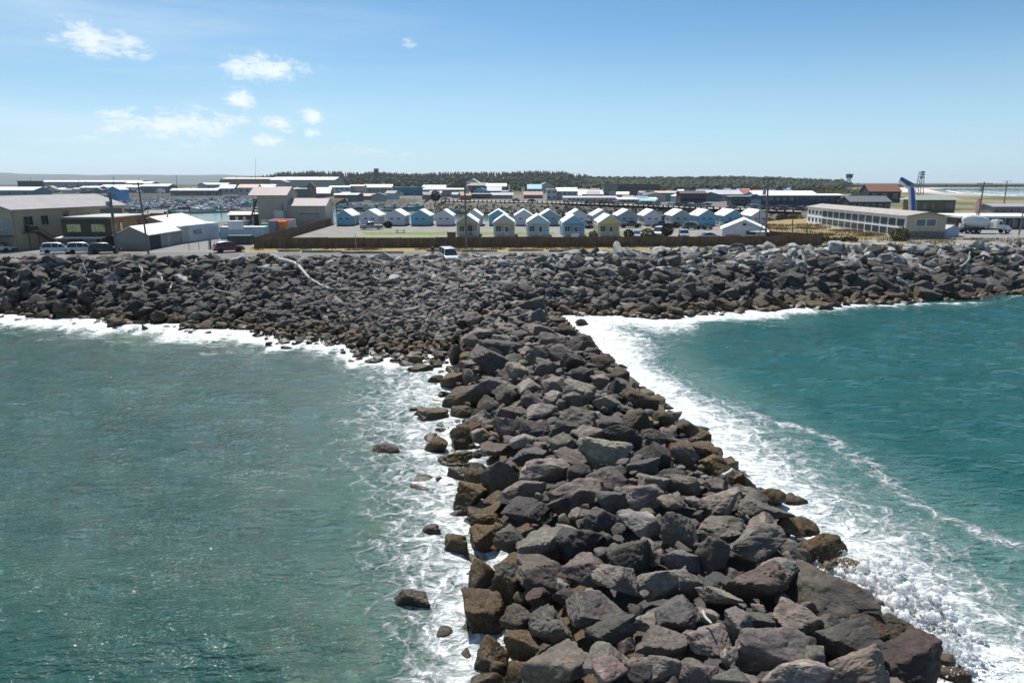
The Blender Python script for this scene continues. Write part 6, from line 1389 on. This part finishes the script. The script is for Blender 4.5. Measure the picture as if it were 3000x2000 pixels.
# far hills beyond the bay
xs = axis([(-9000, 400, 100)]); ys = np.array([6400., 6700., 7000., 7400.]); Xh, Yh, Fh = grid(xs, ys)
pxh = 1500 + 2000 * Xh / (7000 * .97); top = np.interp(pxh, [-1200, 0, 30, 60, 140, 200, 260, 330, 420, 520, 640, 760, 900, 1100, 1500], [500, 508, 508, 511, 513, 512, 514, 513, 514, 514.5, 514, 518, 521, 526, 536]) 
zt = np.maximum(H + (533.5 - top) / 2000 * 7000 + 14 * (fbm(np.stack([Xh / 260, 0 * Xh, 0 * Xh], 1), 3, 3) - .5), 0)
zh = np.where(Yh < 6500, -1, np.where(Yh < 6800, zt * .6, np.where(Yh < 7200, zt, -1)))
tag(link('hills', np_mesh('hills', np.stack([Xh, Yh, zh], 1), Fh, smooth=0), mat((.045, .062, .05), .95, .2, .003)), kind='structure')

# ------------------------------------------------------------------ driftwood, person, small things
DW = mat((.52, .49, .44), .85, .2, 1.5, .3); DWG = mat((.26, .24, .215), .9, .25, 1.5, .3)
logs = [(818, 766, 963, 844, .24, DW, 'long bleached white drift log slanting down the left sea wall'), (45, 830, 90, 780, .20, DW, 'bleached forked drift log at the far left of the sea wall'), (8, 806, 38, 832, .15, DW, 'thin bleached drift log crossing the far left rocks'), (244, 775, 255, 811, .10, DWG, 'thin upright drift pole above the left rocks'),
        (412, 780, 417, 817, .14, DW, 'short upright bleached log left of centre on the sea wall'), (310, 806, 326, 791, .10, DWG, 'short grey drift pole on the upper left rocks'), (474, 819, 475, 834, .11, DW, 'very short upright white stub of driftwood'), (498, 852, 506, 838, .12, DW, 'short white drift stick low on the left rocks'),
        (612, 836, 638, 812, .11, DWG, 'slanting grey drift pole right of the stubs'), (676, 840, 748, 806, .13, DWG, 'long grey drift pole lying up the rocks'), (757, 791, 816, 793, .15, DW, 'pale drift log lying level near the crest'), (799, 802, 871, 799, .17, DWG, 'grey drift log below the level pale log'),
        (633, 855, 718, 870, .07, DW, 'thin curved white drift branch above the rubble fan'), (276, 797, 277, 823, .12, DWG, 'upright grey drift stump on the left rocks'), (0, 887, 26, 874, .16, DW, 'white drift plank at the left waterline'), (0, 793, 64, 792, .16, DWG, 'grey drift log under the far left crest'),
        (2153, 838, 2217, 808, .15, DWG, 'grey drift pole slanting across the right sea wall'), (2816, 789, 2846, 747, .22, DWG, 'stout grey drift log standing in the right sea wall'), (2878, 766, 2881, 753, .16, DWG, 'short grey drift stub right of the stout log'), (1020, 822, 1062, 806, .13, DWG, 'grey drift pole above the rubble fan'), (1640, 852, 1688, 856, .13, DW, 'pale drift log at the right root of the breakwater'),
        (2056, 1814, 2081, 1851, .05, DW, 'thin white bent stick among the foreground boulders'), (2114, 1410, 2143, 1392, .09, DW, 'white drift plank wedged on the right side of the breakwater')]
for i, (x0, y0, x1, y1, r, m, l) in enumerate(logs):
    a = hit(x0, y0, .55); b = hit(x1, y1, .55)
    if a is None: q_ = aty(x0, y0, float(ycr(np.array((x0 - 1500) / 20.))) ); a = (q_[0], q_[1], q_[2], 0)
    if b is None: q_ = aty(x1, y1, float(ycr(np.array((x1 - 1500) / 20.)))); b = (q_[0], q_[1], q_[2], 0)
    A, B = Vector(a[:3]), Vector(b[:3]); n = 8; pts = []
    for k in range(n + 1):
        p = A.lerp(B, k / n); s = (B - A).length * .035; pts.append((p.x + s * math.sin(k * .8 + i), p.y, p.z + .30 + s * .8 * math.sin(k * .6 + 1.3 * i)))
    mb = MB(); mb.tube(pts, [r * (1.15 - .5 * k / n) for k in range(n + 1)], 9)
    if (B - A).length > 3:
        for k in (3, 6): c = Vector(pts[k]); mb.tube([tuple(c), tuple(c + Vector((random.uniform(-.6, .6), -.2, .7)))], [r * .5, r * .15], 5)
    tag(mb.build('drift_log', m, None, 50), l, 'driftwood', 'driftwood on the rocks')
e = at(1490, 0, 0) if 0 else None
q_ = hit(2633, 826, .6)
o = link('white_slab', np_mesh('white_slab', rock_shape(4242, 4, 'slab')[0] * np.array([2.3, 1.6, 1.5]) @ rotm(.3, .3, .2).T, rock_shape(4242, 4, 'slab')[1], smooth=38), mat((.62, .61, .58), .9, .25, 1.6, .3), loc=(q_[0], q_[1], q_[2])); tag(o, 'single bright white block in the dark right sea wall', 'rock')
# person standing at the crest
def skin_fig(name, joints, edges, m, parent, lvl=2):
    me = bpy.data.meshes.new(name); me.from_pydata([j[0] for j in joints], edges, []); o = link(name, me, m, parent)
    md = o.modifiers.new('skin', 'SKIN'); sv = me.skin_vertices[0].data
    for i, j in enumerate(joints): sv[i].radius = j[1] if isinstance(j[1], tuple) else (j[1], j[1])
    sv[0].use_root = True; s = o.modifiers.new('sub', 'SUBSURF'); s.levels = lvl; s.render_levels = lvl
    return o
SKIN = mat((.42, .26, .19), .6, .08, 8); BLK = mat((.015, .015, .017), .85, .2, 6); BLK2 = mat((.028, .028, .034), .9, .2, 6)
x, y, z = at(1268, 752, 5.66)
e = empty('person', (x, y, 5.66), .5, 'person in dark clothes standing at the crest beside the white van', 'person')
J = [((0, 0, .95), (.14, .10)), ((0, 0, 1.18), (.135, .10)), ((0, .01, 1.40), (.16, .10)), ((0, 0, 1.52), .055), ((0, -.01, 1.60), .06), ((0, -.015, 1.69), (.075, .09)), ((0, -.01, 1.76), (.055, .07)),
     ((.10, 0, .88), .085), ((.11, -.02, .50), .058), ((.12, .02, .10), .042), ((.12, -.06, .05), .04), ((.12, -.15, .04), .03), ((-.10, 0, .88), .085), ((-.12, .04, .50), .058), ((-.13, .10, .10), .042), ((-.13, .02, .05), .04), ((-.13, -.07, .04), .03),
     ((.20, .01, 1.42), .055), ((.24, .03, 1.14), .042), ((.22, -.10, .92), .032), ((.21, -.14, .84), (.02, .035)), ((-.20, .01, 1.42), .055), ((-.25, .05, 1.15), .042), ((-.24, -.04, .90), .032), ((-.235, -.08, .82), (.02, .035))]
E = [(0, 1), (1, 2), (2, 3), (3, 4), (4, 5), (5, 6), (0, 7), (7, 8), (8, 9), (9, 10), (10, 11), (0, 12), (12, 13), (13, 14), (14, 15), (15, 16), (2, 17), (17, 18), (18, 19), (19, 20), (2, 21), (21, 22), (22, 23), (23, 24)]
base = len(J)
for sg, w in ((1, 20), (-1, 24)):
    wx, wy, wz = J[w][0]
    for k, (dx, dz) in enumerate(((-.018, -.085), (-.006, -.095), (.007, -.09), (.02, -.075))):
        J.append(((wx + dx * .4, wy + dx, wz + dz * .6), .009)); J.append(((wx + dx * .4 - .01 * sg, wy + dx - .01, wz + dz), .007)); E += [(w, len(J) - 2), (len(J) - 2, len(J) - 1)]
    J.append(((wx - .02 * sg, wy - .045, wz - .03), .010)); E.append((w, len(J) - 1))
body = skin_fig('body', J, E, SKIN, e, 2)
skin_fig('jacket', [((0, 0, .90), (.165, .13)), ((0, 0, 1.18), (.155, .125)), ((0, .01, 1.40), (.18, .125)), ((0, 0, 1.5), .075), ((.205, .01, 1.42), .072), ((.245, .03, 1.14), .058), ((.225, -.09, .935), .045), ((-.205, .01, 1.42), .072), ((-.255, .05, 1.15), .058), ((-.245, -.03, .92), .045)], [(0, 1), (1, 2), (2, 3), (2, 4), (4, 5), (5, 6), (2, 7), (7, 8), (8, 9)], BLK, e)
skin_fig('trousers', [((0, 0, .95), (.15, .115)), ((.10, 0, .86), .10), ((.11, -.02, .50), .075), ((.12, .02, .11), .06), ((-.10, 0, .86), .10), ((-.12, .04, .50), .075), ((-.13, .10, .11), .06)], [(0, 1), (1, 2), (2, 3), (0, 4), (4, 5), (5, 6)], BLK2, e)
for sx, sy in ((.12, -.06), (-.13, .02)): MB().prism([(sy + .10, 0), (sy - .16, 0), (sy - .17, .05), (sy - .04, .11), (sy + .08, .13), (sy + .11, .06)], 'x', sx - .05, sx + .05).build('shoe', DARK, e, bevel=.015)
v, f = ico(3); v = v.copy(); hv = v * np.array([.092, .108, .10]) + np.array([0, .008, 1.735]); keep = [q for q in f.tolist() if not any(v[i][2] < -.15 and v[i][1] < .25 or v[i][1] < -.55 and v[i][2] < .35 for i in q)]
link('hair', np_mesh('hair', hv, np.array(keep), smooth=60), mat((.03, .022, .018), .8), e)
fa = MB(); [fa.lathe([(.011, -.008), (.011, .0)], 8, 'y', (sg * .03, -.098, 1.70)) for sg in (-1, 1)]; fa.build('eye', DARK, e); MB().poly([(-.013, -.098, 1.665), (.013, -.098, 1.665), (0, -.122, 1.668), (0, -.1, 1.70)], [(0, 1, 2), (0, 2, 3), (2, 1, 3), (1, 0, 3)]).build('nose', SKIN, e); MB().box(-.025, .025, -.1, -.094, 1.638, 1.646).build('mouth', mat((.25, .09, .08), .6), e)
for sg in (-1, 1): MB().lathe([(.012, sg * .08), (.026, sg * .088), (.02, sg * .096)], 8, 'x', (0, .0, 1.69)).build('ear', SKIN, e)
# picnic table and deck trellis in the cottage park
x, y, z = GR(1173, 682); e = empty('picnic_table', (x, y, 5.68), .1, 'turquoise picnic table on the lawn before the bright blue cottage', 'table'); TQ = mat((.12, .38, .36), .7, .1)
MB().box(-1.1, 1.1, -.4, .4, .72, .78).build('tabletop', TQ, e); MB().box(-1.1, 1.1, -.85, -.55, .42, .47).build('bench', TQ, e); MB().box(-1.1, 1.1, .55, .85, .42, .47).build('bench', TQ, e)
for xx in (-.8, .8): MB().tube([(xx, -.75, 0), (xx, .3, .71)], .05, 6).build('leg', TQ, e); MB().tube([(xx + .12, .75, 0), (xx + .12, -.3, .71)], .05, 6).build('leg', TQ, e)
x, y, z = GR(1323, 699); e = empty('wood_rack', (x, y, 5.66), .05, 'pale timber rack holding firewood left of the grey cabin', 'rack'); TM = mat((.55, .48, .36), .8, .15)
for xx in (-.85, .85): MB().box(xx - .06, xx + .06, -.3, .3, 0, 1.5).build('post', TM, e)
MB().box(-.78, .78, -.28, .28, .12, 1.3).build('firewood', mat((.16, .11, .07), .9, .4, 3.5, .5), e); MB().box(-1.0, 1.0, -.36, .36, 1.505, 1.58).build('top_board', TM, e); MB().box(-1.0, 1.0, -.36, .36, .02, .1).build('base_board', TM, e)
# chain-link gate at the yard entrance
p0, p1 = at(555, 735), at(640, 731); L = math.hypot(p1[0] - p0[0], p1[1] - p0[1]); e = empty('yard_gate', p0, math.atan2(p1[1] - p0[1], p1[0] - p0[0]), 'open grey pipe gate across the yard entrance', 'gate'); GP = mat((.30, .30, .30), .6)
for k in range(4): MB().tube([(L * k / 3, 0, -.2), (L * k / 3, 0, 1.9)], .05, 7).build('post', GP, e)
MB().box(L * .7, L * .7 + .3, -.15, .15, 0, 1.9).build('gate_post', mat((.10, .11, .12), .8), e)
mb = MB(); mb.tube([(0, 0, 1.85), (L, 0, 1.85)], .035, 6); mb.tube([(0, 0, .15), (L, 0, .15)], .03, 6)
for k in range(int(L / .35)): mb.tube([(k * .35, 0, .15), (k * .35, 0, 1.85)], .008, 3)
mb.build('rail', GP, e)

# ------------------------------------------------------------------ breaking wave at the near right corner: a burst of spray
q = np.random.default_rng(8); B0 = at(2560, 1780, .4)
V, Fq, nv = [], [], 0; v1, f1 = ico(1)
src = [(2530, 1730), (2600, 1785), (2650, 1830), (2510, 1680), (2760, 1910), (2700, 1880)]
n = 12000; fpx = q.normal(size=(n, 3))
for i in range(n):
    k = q.integers(len(src)); c = at(*src[k], .2); hgt = abs(q.normal()) * (.8 if k < 3 else .42)
    sp = .55 + .35 * hgt; x = c[0] + q.normal() * sp * 1.05; y = c[1] + q.normal() * sp * .8; r = abs(q.normal()) * .014 + .007
    if q.uniform() < .08: r *= 2.0
    r *= max(.35, 1.25 - hgt * .55)
    V.append(v1 * r * q.uniform(.6, 1.3, (1, 3)) + np.array([x, y, .12 + hgt])); Fq.append(f1 + nv); nv += len(v1)
for i in range(1100):      # the solid white heart of the burst
    k = q.integers(3); c = at(*src[k], .2); v2, f2 = ico(3); r = q.uniform(.05, .20)
    vv = v2 * np.clip(1 + 2.6 * (fbm(v2 * 3.4 + i * 3.1, 4, i) - .5), .25, 2)[:, None] * r; V.append(vv + np.array([c[0] + q.normal() * .95, c[1] + q.normal() * .7, .02 + abs(q.normal()) * .5])); Fq.append(f2 + nv); nv += len(v2)
m = bpy.data.materials.new('spray'); t = NT(nt(m)); p = t.n('ShaderNodeBsdfPrincipled', i_Roughness=.5); p.inputs['Base Color'].default_value = (.94, .95, .96, 1); p.inputs['Subsurface Weight'].default_value = .0
tr = t.n('ShaderNodeBsdfTranslucent'); tr.inputs[0].default_value = (.94, .95, .96, 1); mx = t.n('ShaderNodeMixShader', i_0=.6); t.put(mx.inputs[1], p.outputs[0]); t.put(mx.inputs[2], tr.outputs[0])
o = t.n('ShaderNodeOutputMaterial'); t.put(o.inputs[0], mx.outputs[0])
tag(link('spray', np_mesh('spray', np.concatenate(V), np.concatenate(Fq), smooth=0), m), kind='stuff')

# ------------------------------------------------------------------ air
m = bpy.data.materials.new('haze'); t = NT(nt(m)); pv = t.n('ShaderNodeVolumePrincipled'); pv.inputs['Color'].default_value = (.80, .90, 1.0, 1); pv.inputs['Density'].default_value = 6.5e-5; pv.inputs['Anisotropy'].default_value = .2
o = t.n('ShaderNodeOutputMaterial'); t.put(o.inputs[1], pv.outputs[0])
hz = MB().box(-9400, 9400, -80, 14400, -4.2, 140).build('haze', m); tag(hz, kind='stuff')
